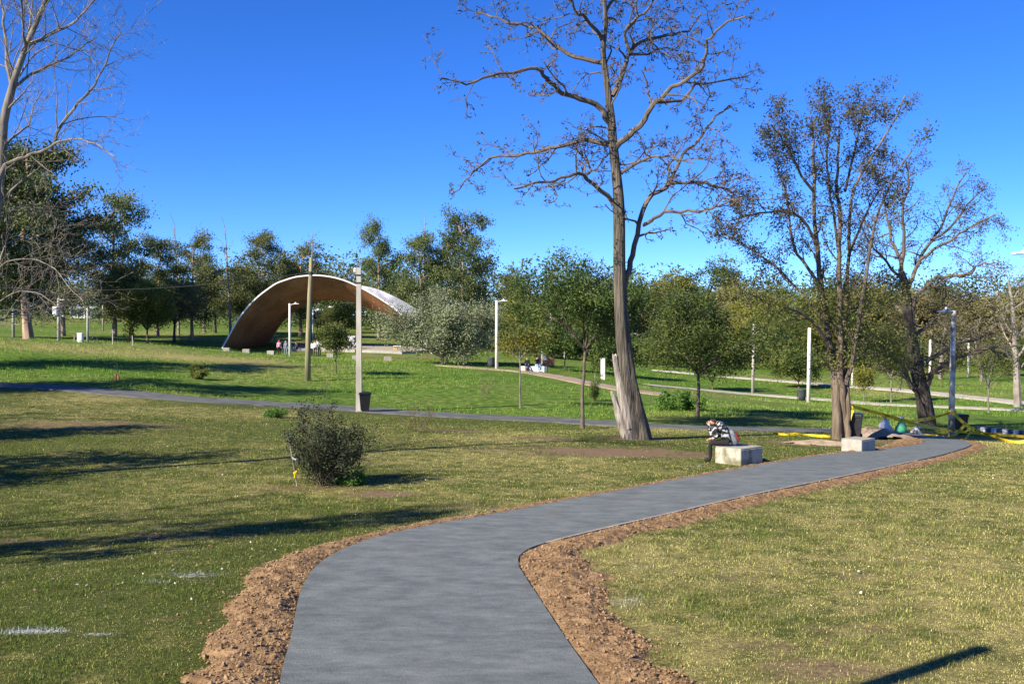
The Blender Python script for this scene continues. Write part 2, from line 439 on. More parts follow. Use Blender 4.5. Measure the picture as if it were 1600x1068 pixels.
def thing(name, label, cat, loc=(0,0,0), rz=0.0, group=None):
    e = bpy.data.objects.new(name, None); COL.objects.link(e)
    e.location = loc; e.rotation_euler = (0, 0, rz); e.empty_display_size = 0.2
    return tag(e, label, cat, group)
def copy_tree(o, parent=None):
    c = o.copy(); COL.objects.link(c)
    if parent is not None: c.parent = parent
    for ch in list(o.children): copy_tree(ch, c)
    return c

class MB:
    """collects simple solids, then makes one mesh of them"""
    def __init__(s): s.v = []; s.f = []; s.mi = []; s.cur = 0
    def add(s, v, f):
        n = len(s.v); s.v += [tuple(p) for p in v]; s.f += [tuple(i + n for i in q) for q in f]; s.mi += [s.cur] * len(f); return s
    def box(s, c, size, rz=0.0, taper=1.0, M=None, bevel=0.0):
        bm = bmesh.new(); bmesh.ops.create_cube(bm, size=1.0)
        for v in bm.verts:
            k = taper if v.co.z > 0 else 1.0
            v.co = Vector((v.co.x * size[0] * k, v.co.y * size[1] * k, v.co.z * size[2]))
        if bevel > 0: bmesh.ops.bevel(bm, geom=list(bm.edges), offset=bevel, segments=1, affect='EDGES', profile=0.5)
        R = Matrix.Translation(c) @ (M if M is not None else Matrix.Rotation(rz, 4, 'Z'))
        bm.verts.index_update()
        s.add([R @ v.co for v in bm.verts], [[v.index for v in f.verts] for f in bm.faces]); bm.free(); return s
    def tube(s, pts, rads, sides=8, cap=True):
        V, F = tube_np(np.array([tuple(p) for p in pts], float), np.array(rads, float), sides)
        F = [list(f) for f in F]
        n = len(pts)
        if cap: F += [list(range(sides))[::-1], [(n - 1) * sides + i for i in range(sides)]]
        return s.add(V.tolist(), F)
    def lathe(s, prof, c=(0,0,0), sides=16):
        pts = [(c[0], c[1], c[2] + z) for r, z in prof]
        return s.tube(pts, [r for r, z in prof], sides)
    def build(s, name, m, parent=None, smooth=False):
        me = bpy.data.meshes.new(name); me.from_pydata(s.v, [], s.f); me.update()
        for k in (m if isinstance(m, (list, tuple)) else [m]): me.materials.append(MATS[k])
        if isinstance(m, (list, tuple)): me.polygons.foreach_set('material_index', s.mi)
        bm = bmesh.new(); bm.from_mesh(me); bmesh.ops.recalc_face_normals(bm, faces=bm.faces); bm.to_mesh(me); bm.free()
        return link(name, me, None, parent, smooth)

def tube_np(P, R, sides):
    T = np.gradient(P, axis=0); T /= (np.linalg.norm(T, axis=1)[:, None] + 1e-9)
    ref = np.array([0.0, 0.0, 1.0]) if abs(T[:, 2]).mean() < 0.75 else np.array([1.0, 0.13, 0.0])
    U = np.cross(T, ref); U /= (np.linalg.norm(U, axis=1)[:, None] + 1e-9)
    W = np.cross(T, U)
    a = np.arange(sides) * 2 * PI / sides
    V = P[:, None, :] + R[:, None, None] * (np.cos(a)[None, :, None] * U[:, None, :] + np.sin(a)[None, :, None] * W[:, None, :])
    n = len(P)
    i = np.arange(n - 1)[:, None] * sides; j = np.arange(sides)[None, :]; j2 = (j + 1) % sides
    F = np.stack([i + j, i + j2, i + sides + j2, i + sides + j], -1).reshape(-1, 4)
    return V.reshape(-1, 3), F

class Wood:
    def __init__(s): s.V = []; s.F = []; s.n = 0
    def tube(s, pts, rads, sides):
        V, F = tube_np(np.array(pts, float), np.array(rads, float), sides)
        s.V.append(V); s.F.append(F + s.n); s.n += len(V)
    def mesh(s, name): return mesh_arrays(name, np.concatenate(s.V), np.concatenate(s.F), 4)

def leaf_mesh(name, C, D, length, width, r, curl=0.25):
    """rhombic leaves: centres C, axis directions D (n,3); sizes are arrays or numbers"""
    n = len(C)
    D = D / (np.linalg.norm(D, axis=1)[:, None] + 1e-9)
    S = np.cross(D, r.normal(size=(n, 3))); S /= (np.linalg.norm(S, axis=1)[:, None] + 1e-9)
    Nn = np.cross(D, S)
    Lh = (np.broadcast_to(length, n) * 0.5)[:, None]; Wh = (np.broadcast_to(width, n) * 0.5)[:, None]
    V = np.stack([C - D * Lh, C + S * Wh + Nn * Wh * curl, C + D * Lh, C - S * Wh + Nn * Wh * curl], 1).reshape(-1, 3)
    return mesh_arrays(name, V, np.arange(4 * n).reshape(-1, 4), 4)

# ------------------------------------------------------------------ branch growth
def vnorm(v):
    l = math.sqrt(v[0] ** 2 + v[1] ** 2 + v[2] ** 2) or 1e-9
    return (v[0] / l, v[1] / l, v[2] / l)
def side_dir(d, ang, az):
    ref = (0, 0, 1) if abs(d[2]) < 0.9 else (1, 0, 0)
    u = vnorm((d[1] * ref[2] - d[2] * ref[1], d[2] * ref[0] - d[0] * ref[2], d[0] * ref[1] - d[1] * ref[0]))
    w = (d[1] * u[2] - d[2] * u[1], d[2] * u[0] - d[0] * u[2], d[0] * u[1] - d[1] * u[0])
    ca, sa, cz, sz = math.cos(ang), math.sin(ang), math.cos(az), math.sin(az)
    return tuple(d[i] * ca + (u[i] * cz + w[i] * sz) * sa for i in range(3))
def grow(R, wood, tips, p, d, length, rad, lvl, P):
    """P: dict of per-level lists  seg, wig, trop, n, ang, lr, start, sides ; tips get (point, direction, level)"""
    ns = P['seg'][lvl]; sl = length / ns
    pts = [p]; d = vnorm(d); dirs = [d]
    wg = P['wig'][lvl]; tp = P['trop'][lvl]
    for i in range(ns):
        d = vnorm((d[0] + R.gauss(0, wg), d[1] + R.gauss(0, wg), d[2] + R.gauss(0, wg) + tp))
        p = (p[0] + d[0] * sl, p[1] + d[1] * sl, p[2] + d[2] * sl)
        pts.append(p); dirs.append(d)
    tr = P.get('tip', 0.25)
    rads = [rad * (1 - (1 - tr) * i / ns) for i in range(ns + 1)]
    wood.tube(pts, rads, P['sides'][lvl])
    spawn(R, wood, tips, pts, dirs, rads, length, lvl, P)
def spawn(R, wood, tips, pts, dirs, rads, length, lvl, P):
    ns = len(pts) - 1
    if lvl >= P['leaf_from']:
        for i in range(1, ns + 1): tips.append((pts[i], dirs[i], lvl))
    if lvl + 1 >= len(P['seg']): return
    n = P['n'][lvl]; n = int(n) + (1 if R.random() < n - int(n) else 0)
    az = R.random() * 6.28
    for k in range(n):
        t = P['start'][lvl] + (1 - P['start'][lvl]) * (k + R.random()) / max(n, 1)
        f = t * ns; i = min(int(f), ns - 1); f -= i
        q = tuple(pts[i][j] + (pts[i + 1][j] - pts[i][j]) * f for j in range(3))
        az += 2.4 + R.gauss(0, 0.5)
        a = P['ang'][lvl] * R.uniform(0.7, 1.25)
        grow(R, wood, tips, q, side_dir(dirs[i], a, az), length * P['lr'][lvl] * R.uniform(0.6, 1.15) * (1 - 0.35 * t), max(rads[i] * P.get('rr', 0.55), P.get('rmin', 0.004)), lvl + 1, P)

def traced_limb(R, wood, tips, pxs, depth, drift, r0, r1, P, lvl=0, sides=8, nsub=3, kids=True, jitter=0.0):
    """a limb followed through photograph pixels at its real distance, drifting in depth along its length"""
    n = len(pxs); P3 = []
    for i, (x, y) in enumerate(pxs):
        t = i / (n - 1)
        P3.append(lift(x, y, depth + drift * t ** 1.3))
    C = catmull(P3, nsub)
    if jitter: C[1:-1] += rng.normal(0, jitter, (len(C) - 2, 3))
    m = len(C); rads = [r0 + (r1 - r0) * (i / (m - 1)) ** 0.85 for i in range(m)]
    wood.tube(C, rads, sides)
    T = np.gradient(C, axis=0); T /= np.linalg.norm(T, axis=1)[:, None]
    if kids:
        ln = float(np.linalg.norm(np.diff(C, axis=0), axis=1).sum())
        spawn(R, wood, tips, [tuple(c) for c in C], [tuple(t) for t in T], rads, P.get('ref_len', ln), lvl, P)
    return C

def leaves_from_tips(name, tips, per, spread, length, width, seed, droop=0.3, keep=1.0):
    r = np.random.default_rng(seed)
    T = np.array([t[0] for t in tips]); D = np.array([t[1] for t in tips])
    if keep < 1.0:
        k = r.random(len(T)) < keep; T = T[k]; D = D[k]
    C = np.repeat(T, per, 0); DD = np.repeat(D, per, 0)
    n = len(C)
    C = C + r.normal(0, spread, (n, 3))
    DD = DD + r.normal(0, 0.8, (n, 3)); DD[:, 2] -= droop
    return leaf_mesh(name, C, DD, length * r.uniform(0.6, 1.3, n), width * r.uniform(0.6, 1.3, n), r)

# ------------------------------------------------------------------ noise, cover of the ground
def vnoise(x, y, seed=0):
    xi = np.floor(x).astype(np.int64); yi = np.floor(y).astype(np.int64)
    fx = x - xi; fy = y - yi; fx = fx * fx * (3 - 2 * fx); fy = fy * fy * (3 - 2 * fy)
    def h(a, b):
        n = (a * 374761393 + b * 668265263 + seed * 974711) & 0x7fffffff
        n = ((n ^ (n >> 13)) * 1274126177) & 0x7fffffff
        return ((n ^ (n >> 16)) & 0xffff) / 65535.0
    return (h(xi, yi) * (1 - fx) + h(xi + 1, yi) * fx) * (1 - fy) + (h(xi, yi + 1) * (1 - fx) + h(xi + 1, yi + 1) * fx) * fy
def fbm(x, y, seed=0, o=4):
    s = 0; a = 0.5
    for k in range(o):
        s = s + a * vnoise(x * 2 ** k, y * 2 ** k, seed + k); a *= 0.5
    return s / (1 - 0.5 ** o)

PAIRS = [((395,1300),(1130,1300)),((438,1068),(930,1068)),((455,1000),(882,1000)),((468,935),(843,940)),((487,897),(821,906)),
         ((520,870),(810,885)),((575,847),(816,868)),((650,828),(852,852)),((770,806),(960,825)),((870,787),(1060,802)),
         ((960,770),(1150,781)),((1050,753),(1235,763)),((1130,739),(1305,749)),((1220,723),(1375,734)),((1310,710),(1439,720)),
         ((1390,702),(1490,707)),((1442,694),(1517,697)),((1440,687),(1507,690)),((1422,682),(1484,684)),((1395,679.5),(1440,678.5)),((1360,677),(1385,674.5))]
LW = [.95,.95,1.0,1.0,.95,.8,.6,.5,.45,.45,.4,.4,.4,.4,.45,.7,1.1,1.0,.6,.3,.1]
RW = [.9,.95,.95,1.0,1.2,1.25,1.1,.9,.8,.75,.7,.65,.62,.6,.6,.6,.6,.5,.35,.2,.1]
NSUB = 10
EL = catmull([at(*p[0])[:2] if p[0][1] < 1250 else (lift(p[0][0], p[0][1], 6.1)[0], 6.1) for p in PAIRS], NSUB)
ER = catmull([at(*p[1])[:2] if p[1][1] < 1250 else (lift(p[1][0], p[1][1], 6.1)[0], 6.1) for p in PAIRS], NSUB)
LWs = np.interp(np.arange(len(EL)) / NSUB, np.arange(len(LW)), LW)
RWs = np.interp(np.arange(len(ER)) / NSUB, np.arange(len(RW)), RW)
POLY = np.concatenate([EL, ER[::-1]])
def inside(poly, x, y):
    out = np.zeros(x.shape, bool)
    j = len(poly) - 1
    for i in range(len(poly)):
        xi, yi = poly[i]; xj, yj = poly[j]
        c = (yi > y) != (yj > y)
        if c.any():
            out ^= c & (x < (xj - xi) * (y - yi) / (yj - yi + 1e-12) + xi)
        j = i
    return out
def edge_dist(x, y):
    """distance to the nearer path edge and the width of the soil verge there"""
    best = np.full(x.shape, 1e9); w = np.zeros(x.shape)
    for E, Ws in ((EL, LWs), (ER, RWs)):
        for i in range(len(E) - 1):
            ax, ay = E[i]; bx, by = E[i + 1]
            dx, dy = bx - ax, by - ay
            t = np.clip(((x - ax) * dx + (y - ay) * dy) / (dx * dx + dy * dy + 1e-9), 0, 1)
            d = np.hypot(x - ax - t * dx, y - ay - t * dy)
            m = d < best
            best = np.where(m, d, best); w = np.where(m, Ws[i], w)
    return best, w

OLD = [(-120,592),(0,602),(60,604),(120,608),(200,615),(300,624),(400,630),(475,634.5),(557,639.5),(625,644.5),(675,647.5),(740,651),(860,656),(920,660),(1028,666),(1120,669.5),(1195,671),(1297,673.5),(1360,675.5),(1430,678.5)]
OLDC = catmull([at(*p)[:2] for p in OLD], 6)
def old_y(X):
    o = np.argsort(OLDC[:, 0]); return np.interp(X, OLDC[o, 0], OLDC[o, 1])

DIRT = [(960,706,3.2,1.7,.95),(1060,712,1.6,.9,.8),(590,772,1.0,.55,.95),(700,673,1.7,1.0,.9),(840,684,1.5,.8,.85),(990,684,1.7,1.3,.9),(470,762,1.3,.5,.7),
        (260,838,1.4,.35,.7),(150,662,4.2,1.1,.75),(60,668,3.0,.9,.7),(1265,692,2.0,1.4,.95),(1380,690,2.2,2.0,.8),(1285,1045,.8,.4,.7),(1200,1010,.5,.3,.6),(650,935,.5,.3,.5),(262,966,.25,.12,.8),
        (760,790,.7,.4,.6),(1150,900,.5,.3,.45),(60,845,1.0,.4,.6),(1340,985,.7,.3,.5),(560,560,9,2.5,.5),(640,556,8,2.0,.9),(480,553,8,1.5,.7),(1420,690,1.2,2.0,.8),(1330,900,.5,.25,.55)]
WHITE = [(60,985,.38,.12,.8),(150,991,.3,.08,.7),(300,899,.5,.22,.62),(245,909,.35,.08,.55),(917,915,.22,.2,.95),(965,938,.4,.3,.45),(800,796,.45,.22,.6),(735,803,.3,.12,.6),(520,865,.5,.2,.4),(1090,728,.3,.15,.6),(1000,885,.3,.25,.4)]
DIRT3 = [(at(a, b), c, d, e) for a, b, c, d, e in DIRT]
WHITE3 = [(at(a, b), c, d, e) for a, b, c, d, e in WHITE]
PATH_MID = (EL + ER) / 2
def cover(X, Y):
    dirt = np.zeros(X.shape); white = np.zeros(X.shape)
    wob = fbm(X * 1.1, Y * 1.6, 5)
    for lst, arr in ((DIRT3, dirt), (WHITE3, white)):
        for c, rx, ry, a in lst:
            q = np.sqrt(((X - c[0]) / rx) ** 2 + ((Y - c[1]) / ry) ** 2) * (0.3 + 1.4 * wob)
            arr[:] = np.maximum(arr, a * np.clip(1.55 - 1.15 * q, 0, 1))
    o = np.argsort(PATH_MID[:170, 1])
    px_ = np.interp(Y, PATH_MID[:170, 1][o], PATH_MID[:170, 0][o])
    right = 1 / (1 + np.exp(-np.clip((X - px_) / 0.8, -30, 30))) * (Y < 60)
    lush = 1 / (1 + np.exp(-np.clip((Y - old_y(X) - 0.8) / 0.7, -30, 30)))
    big = fbm(X * 0.16, Y * 0.16, 11)
    dry = 0.31 + 0.20 * right + 1.3 * (big - 0.5)
    far = np.clip((Y - 80) / 60, 0, 1)
    dry = dry * (1 - lush) + lush * (0.14 + 1.0 * (fbm(X * 0.06, Y * 0.09, 21) - 0.42) + 0.1 * far)
    # sunny crest of the left lawn is drier
    dry += lush * 0.30 * np.exp(-((Y - 84) / 12) ** 2) * (X < -18)
    return dirt, np.clip(dry, 0, 1), white, lush

# ground: one sheet to the horizon, finer near the camera
ry_ = np.concatenate([np.linspace(-40, 4, 24)[:-1], 4 * (60 / 4) ** np.linspace(0, 1, 260)[:-1], 60 * (2500 / 60) ** np.linspace(0, 1, 170)])
us = np.linspace(-1, 1, 281); us = np.sign(us) * (0.55 * np.abs(us) + 0.45 * np.abs(us) ** 3)
GX = us[None, :] * (0.95 * np.maximum(ry_, 0) + 26)[:, None] * np.where(ry_ > 300, 1.6, 1.0)[:, None]
GY = np.repeat(ry_[:, None], len(us), 1)
GZ = height(GX, GY)
nr, nc = GX.shape
idx = np.arange(nr * nc).reshape(nr, nc)
quads = np.stack([idx[:-1, :-1], idx[:-1, 1:], idx[1:, 1:], idx[1:, :-1]], -1).reshape(-1, 4)
me = mesh_arrays('ground', np.stack([GX, GY, GZ], -1).reshape(-1, 3), quads, 4)
d_, y_, w_, l_ = cover(GX, GY)
ca = me.color_attributes.new('cover', 'FLOAT_COLOR', 'POINT')
ca.data.foreach_set('color', np.stack([d_, y_, w_, l_], -1).astype(np.float32).ravel())
ground = link('ground', me, 'lawn', smooth=True); tag(ground, kind='structure')

# new concrete path
def strip(name, C, width, m, up=0.03, skirt=0.15, cross=4, wobble=0.0):
    C = np.asarray(C); T = np.gradient(C, axis=0); T /= np.linalg.norm(T, axis=1)[:, None]
    Nn = np.stack([-T[:, 1], T[:, 0]], -1)
    w = width * (1 + wobble * (vnoise(np.arange(len(C)) * 0.7, np.zeros(len(C)), 3) - 0.5))
    L = C + Nn * w[:, None] / 2; Rr = C - Nn * w[:, None] / 2
    return loft(name, L, Rr, m, up, skirt, cross)
def loft(name, L, Rr, m, up, skirt, cross):
    cols = []
    for k in range(cross + 1):
        P2 = L + (Rr - L) * k / cross
        z = height(P2[:, 0], P2[:, 1]) + up
        if k == 0: cols.append(np.c_[P2, z - skirt])
        cols.append(np.c_[P2, z])
        if k == cross: cols.append(np.c_[P2, z - skirt])
    G = np.stack(cols, 1); n, k = G.shape[:2]
    ii = np.arange(n * k).reshape(n, k)
    q = np.stack([ii[:-1, :-1], ii[1:, :-1], ii[1:, 1:], ii[:-1, 1:]], -1).reshape(-1, 4)
    return tag(link(name, mesh_arrays(name, G.reshape(-1, 3), q, 4), m), kind='structure')
new_path = loft('path', EL, ER, 'concrete_new', 0.05, 0.16, 8)
# thin pale strip painting the sunlit edge along the right of the slab
e0, e1 = 7 * NSUB, 14 * NSUB
mid_dir = EL - ER; mid_dir /= np.linalg.norm(mid_dir, axis=1)[:, None]
eg = loft('lit_edge_strip', ER[e0:e1] + mid_dir[e0:e1] * 0.012, ER[e0:e1] - mid_dir[e0:e1] * 0.035, 'lit_edge', 0.056, 0.12, 1)
eg.parent = new_path; del eg['kind']
strip('old_path', OLDC, 2.3, 'asphalt_old', 0.04, 0.2, 4, 0.15)
strip('dirt_trail', catmull([at(*p)[:2] for p in [(700,571.5),(740,575),(809,580),(860,587),(920,599),(971,608),(1049,618)]], 8), 2.6, 'dirt_path', 0.05, 0.25, 4, 0.3)
strip('far_path', catmull([at(*p)[:2] for p in [(1008,601.5),(1060,606),(1120,611.5),(1200,618),(1304,625.5),(1364,631),(1480,636),(1640,643)]], 8), 1.9, 'pale_path', 0.06, 0.25, 4, 0.1)
strip('hill_path', catmull([at(*p)[:2] for p in [(1026,578.5),(1115,587),(1234,596.5),(1377,607.5),(1440,613),(1491,618.5),(1570,627),(1640,637)]], 8), 2.0, 'pale_path', 0.08, 0.3, 4, 0.1)

# ------------------------------------------------------------------ dug soil along the new path
def soil_verge():
    cells = 0.05
    x0, x1 = POLY[:, 0].min() - 1.5, POLY[:, 0].max() + 1.5
    y0, y1 = 6.2, POLY[:, 1].max() + 1.5
    xs = np.arange(x0, x1, cells); ys = np.arange(y0, y1, cells)
    # keep only a band round the edges: coarse mask first
    cx, cy = np.meshgrid(np.arange(x0, x1, 0.5), np.arange(y0, y1, 0.5), indexing='ij')
    dc, _ = edge_dist(cx, cy)
    nearc = dc < 1.9
    X, Y = np.meshgrid(xs, ys, indexing='ij')
    ic = np.clip(((X - x0) / 0.5).astype(int), 0, nearc.shape[0] - 1); jc = np.clip(((Y - y0) / 0.5).astype(int), 0, nearc.shape[1] - 1)
    m = nearc[ic, jc]
    px, py = X[m], Y[m]
    d, w = edge_dist(px, py)
    ins = inside(POLY, px, py)
    wn_ = w * (0.72 + 0.6 * fbm(px * 1.4, py * 1.4, 31))
    ok = (d < wn_ + 0.03) & (~ins | (d < 0.04)) & (w > 0.12)
    t = np.clip(d / (wn_ + 1e-6), 0, 1)
    prof = 0.022 + 0.06 * np.sin(np.clip(t * 1.15, 0, 1) * PI) ** 0.8 - 0.06 * t ** 3
    amp = np.clip(w / 0.9, 0.45, 1.1)
    lump = (fbm(px * 4, py * 4, 41, 3) - 0.5) * 0.10 + (vnoise(px * 17, py * 17, 45) - 0.5) * 0.03
    z = height(px, py) + prof * amp + lump * amp * np.clip(d / 0.12, 0.15, 1)
    z = np.where(ins, height(px, py) + 0.02, z)
    full = np.full(X.shape, -1); fi = np.full(m.sum(), -1)
    fi[ok] = np.arange(ok.sum()); full[m] = fi
    q = np.stack([full[:-1, :-1], full[1:, :-1], full[1:, 1:], full[:-1, 1:]], -1).reshape(-1, 4)
    q = q[(q >= 0).all(1)]
    V = np.c_[px[ok], py[ok], z[ok]]
    o = link('soil_verge', mesh_arrays('soil_verge', V, q, 4), 'soil')
    tag(o, 'loose brown dug soil banked along both edges of the new path', 'soil', kind='stuff')
    # loose clods
    sel = np.where(ok & ~ins & (py < 34))[0]
    wt = 1.0 / py[sel] ** 1.6; wt /= wt.sum()
    pick = rng.choice(sel, 17500, p=wt)
    bmi = bmesh.new(); bmesh.ops.create_icosphere(bmi, subdivisions=1, radius=1.0)
    iv = np.array([v.co[:] for v in bmi.verts]); itf = np.array([[v.index for v in f.verts] for f in bmi.faces]); bmi.free()
    iv = iv[:12] if len(iv) == 12 else iv
    n = len(pick)
    sz = 0.0055 + 0.0155 * rng.random(n) ** 3.2
    sz[rng.random(n) < 0.012] *= 1.8
    c = np.c_[px[pick] + rng.uniform(-.03, .03, n), py[pick] + rng.uniform(-.03, .03, n), z[pick] + sz * 0.35]
    stray = rng.random(n) < 0.16
    c[stray, :2] += rng.normal(0, .16, (stray.sum(), 2)); c[stray, 2] = height(c[stray, 0], c[stray, 1]) + .012; sz[stray] *= .8
    # keep clods off the slab
    ins2 = inside(POLY, c[:, 0], c[:, 1]); spill = ins2 & stray & (rng.random(n) < .45)
    c[spill, 2] += .045; sz[spill] *= .6
    kp = ~ins2 | spill; c = c[kp]; sz = sz[kp]; n = len(c)
    jit = 1 + rng.uniform(-.35, .35, (n, len(iv), 1))
    sc = np.stack([rng.uniform(.8, 1.4, n), rng.uniform(.8, 1.4, n), rng.uniform(.6, 1.0, n)], -1)
    V = c[:, None, :] + iv[None] * jit * sc[:, None, :] * sz[:, None, None]
    F = (itf[None] + (np.arange(n) * len(iv))[:, None, None]).reshape(-1, 3)
    o2 = link('soil_clods', mesh_arrays('soil_clods', V.reshape(-1, 3), F, 3), 'clod')
    tag(o2, 'crumbly clods of brown earth scattered over the dug verge', 'soil', kind='stuff')
soil_verge()

# ------------------------------------------------------------------ grass blades
def grass(name, label, N, y0, y1, length, width, tall=False, seed=3):
    r = np.random.default_rng(seed)
    Y = y0 * (y1 / y0) ** r.random(N)
    X = (r.random(N) * 2 - 1) * (0.53 * Y + 1.0)
    # tufts: blades gather round shared centres
    k = r.integers(0, N // 6, N)
    base_x, base_y = X[k], Y[k]
    tuft = r.random(N) < 0.75
    sp = 0.02 + 0.0022 * base_y
    X = np.where(tuft, base_x + r.normal(0, 1, N) * sp, X); Y = np.where(tuft, base_y + r.normal(0, 1, N) * sp, Y)
    d, dry, white, lush = cover(X, Y)
    keep = r.random(N) > np.clip(d * 1.05, 0, 0.96)
    if tall:
        keep &= (lush > 0.6) & (fbm(X * 0.22, Y * 0.22, 77) > 0.47)
    else:
        keep &= r.random(N) > lush * 0.3
    jx = X + r.normal(0, .13, N); jy = Y + r.normal(0, .13, N)
    near = Y < 50
    ins = np.zeros(N, bool); ins[near] = inside(POLY, X[near], Y[near])
    if not tall:
        ed = np.full(N, 9.0); w = np.zeros(N)
        nn = near & keep
        ed[nn], w[nn] = edge_dist(jx[nn], jy[nn])
        keep &= ~(ed < w * (0.72 + 0.6 * fbm(jx * 1.4, jy * 1.4, 31)) - 0.02) & ~(ed < 0.02)
    keep &= ~ins & (np.abs(Y - old_y(X)) > 1.25)
    X, Y, dry, white, lush, d = X[keep], Y[keep], dry[keep], white[keep], lush[keep], d[keep]
    n = len(X); Z = height(X, Y)
    patch = 0.5 * fbm(X * 0.9, Y * 0.9, 61) + 0.5 * fbm(X * 3.1, Y * 3.1, 67, 2)
    patch = np.clip((patch - 0.5) * 2.6 + 0.5, 0, 1)
    L = length * r.uniform(.5, 1.25, n) * (0.4 + 1.2 * patch ** 1.3) * (Y / 10) ** 0.35
    W = width * r.uniform(.7, 1.3, n) * (Y / 10) ** 0.6
    a = r.random(n) * 2 * PI; lean = np.abs(r.normal(0.5, 0.38, n)) + 0.1
    dx, dy = np.cos(a), np.sin(a)
    tipx, tipy = X + dx * L * np.sin(lean), Y + dy * L * np.sin(lean); tipz = Z + L * np.cos(lean)
    sx, sy = -dy * W / 2, dx * W / 2
    V = np.stack([np.c_[X - sx, Y - sy, Z - 0.006], np.c_[X + sx, Y + sy, Z - 0.006], np.c_[tipx, tipy, tipz]], 1).reshape(-1, 3)
    me = mesh_arrays(name, V, np.arange(3 * n).reshape(-1, 3), 3)
    fresh = np.array([0.105, 0.195, 0.022]); olive = np.array([0.135, 0.140, 0.034]); straw = np.array([0.58, 0.535, 0.185]); lushc = np.array([0.135, 0.265, 0.028]); ashc = np.array([0.42, 0.46, 0.42])
    f = np.clip((dry * 1.15 + r.normal(0, .28, n) + (0.5 - patch) * 1.15) * (1 - 0.55 * lush), 0, 1)[:, None]
    g = r.random(n)[:, None]
    col = (fresh * g + olive * (1 - g)) * (1 - lush[:, None]) + lushc * lush[:, None]
    col = col * (1 - f) + straw * f
    wh = np.clip(white * 1.4 + r.normal(0, .15, n) - 0.15, 0, 1)[:, None]
    col = col * (1 - wh) + ashc * wh
    col *= r.uniform(.45, 1.35, n)[:, None]
    c4 = np.repeat(np.c_[col, np.ones(n)], 3, 0).astype(np.float32)
    ca = me.color_attributes.new('tint', 'FLOAT_COLOR', 'POINT'); ca.data.foreach_set('color', c4.ravel())
    tag(link(name, me, 'grass_blade'), label, 'grass', kind='stuff')
grass('lawn_grass', 'short mown grass of the near lawn, green mixed with straw', 480000, 7.0, 47.0, 0.030, 0.0085)
grass('meadow_grass', 'taller bright green grass beyond the old path', 150000, 42.0, 105.0, 0.10, 0.0085, True, 5)

# fallen leaves and pale scraps lying on the lawn
def litter():
    n = 1500
    Y = 12 * (46 / 12) ** rng.random(n); X = (rng.random(n) * 2 - 1) * 0.52 * Y
    keep = ~inside(POLY, X, Y) & ((X < 0) | (rng.random(n) < 0.35)) & (fbm(X * .3, Y * .3, 91) > 0.42)
    X, Y = X[keep], Y[keep]; n = len(X)
    C = np.c_[X, Y, height(X, Y) + 0.04]
    D = rng.normal(0, 1, (n, 3)); D[:, 2] *= 0.3
    s = rng.uniform(.02, .055, n)
    me = leaf_mesh('fallen_leaves', C, D, s, s * 0.7, rng)
    c = np.where(rng.random(n)[:, None] < 0.45, np.array([[.50, .46, .38]]), np.array([[.20, .13, .08]])) * rng.uniform(.6, 1.2, n)[:, None]
    ca = me.color_attributes.new('tint', 'FLOAT_COLOR', 'POINT'); ca.data.foreach_set('color', np.repeat(np.c_[c, np.ones(n)], 4, 0).astype(np.float32).ravel())
    tag(link('fallen_leaves', me, 'litter'), 'pale and brown fallen leaves strewn over the left lawn', 'leaves', kind='stuff')
litter()

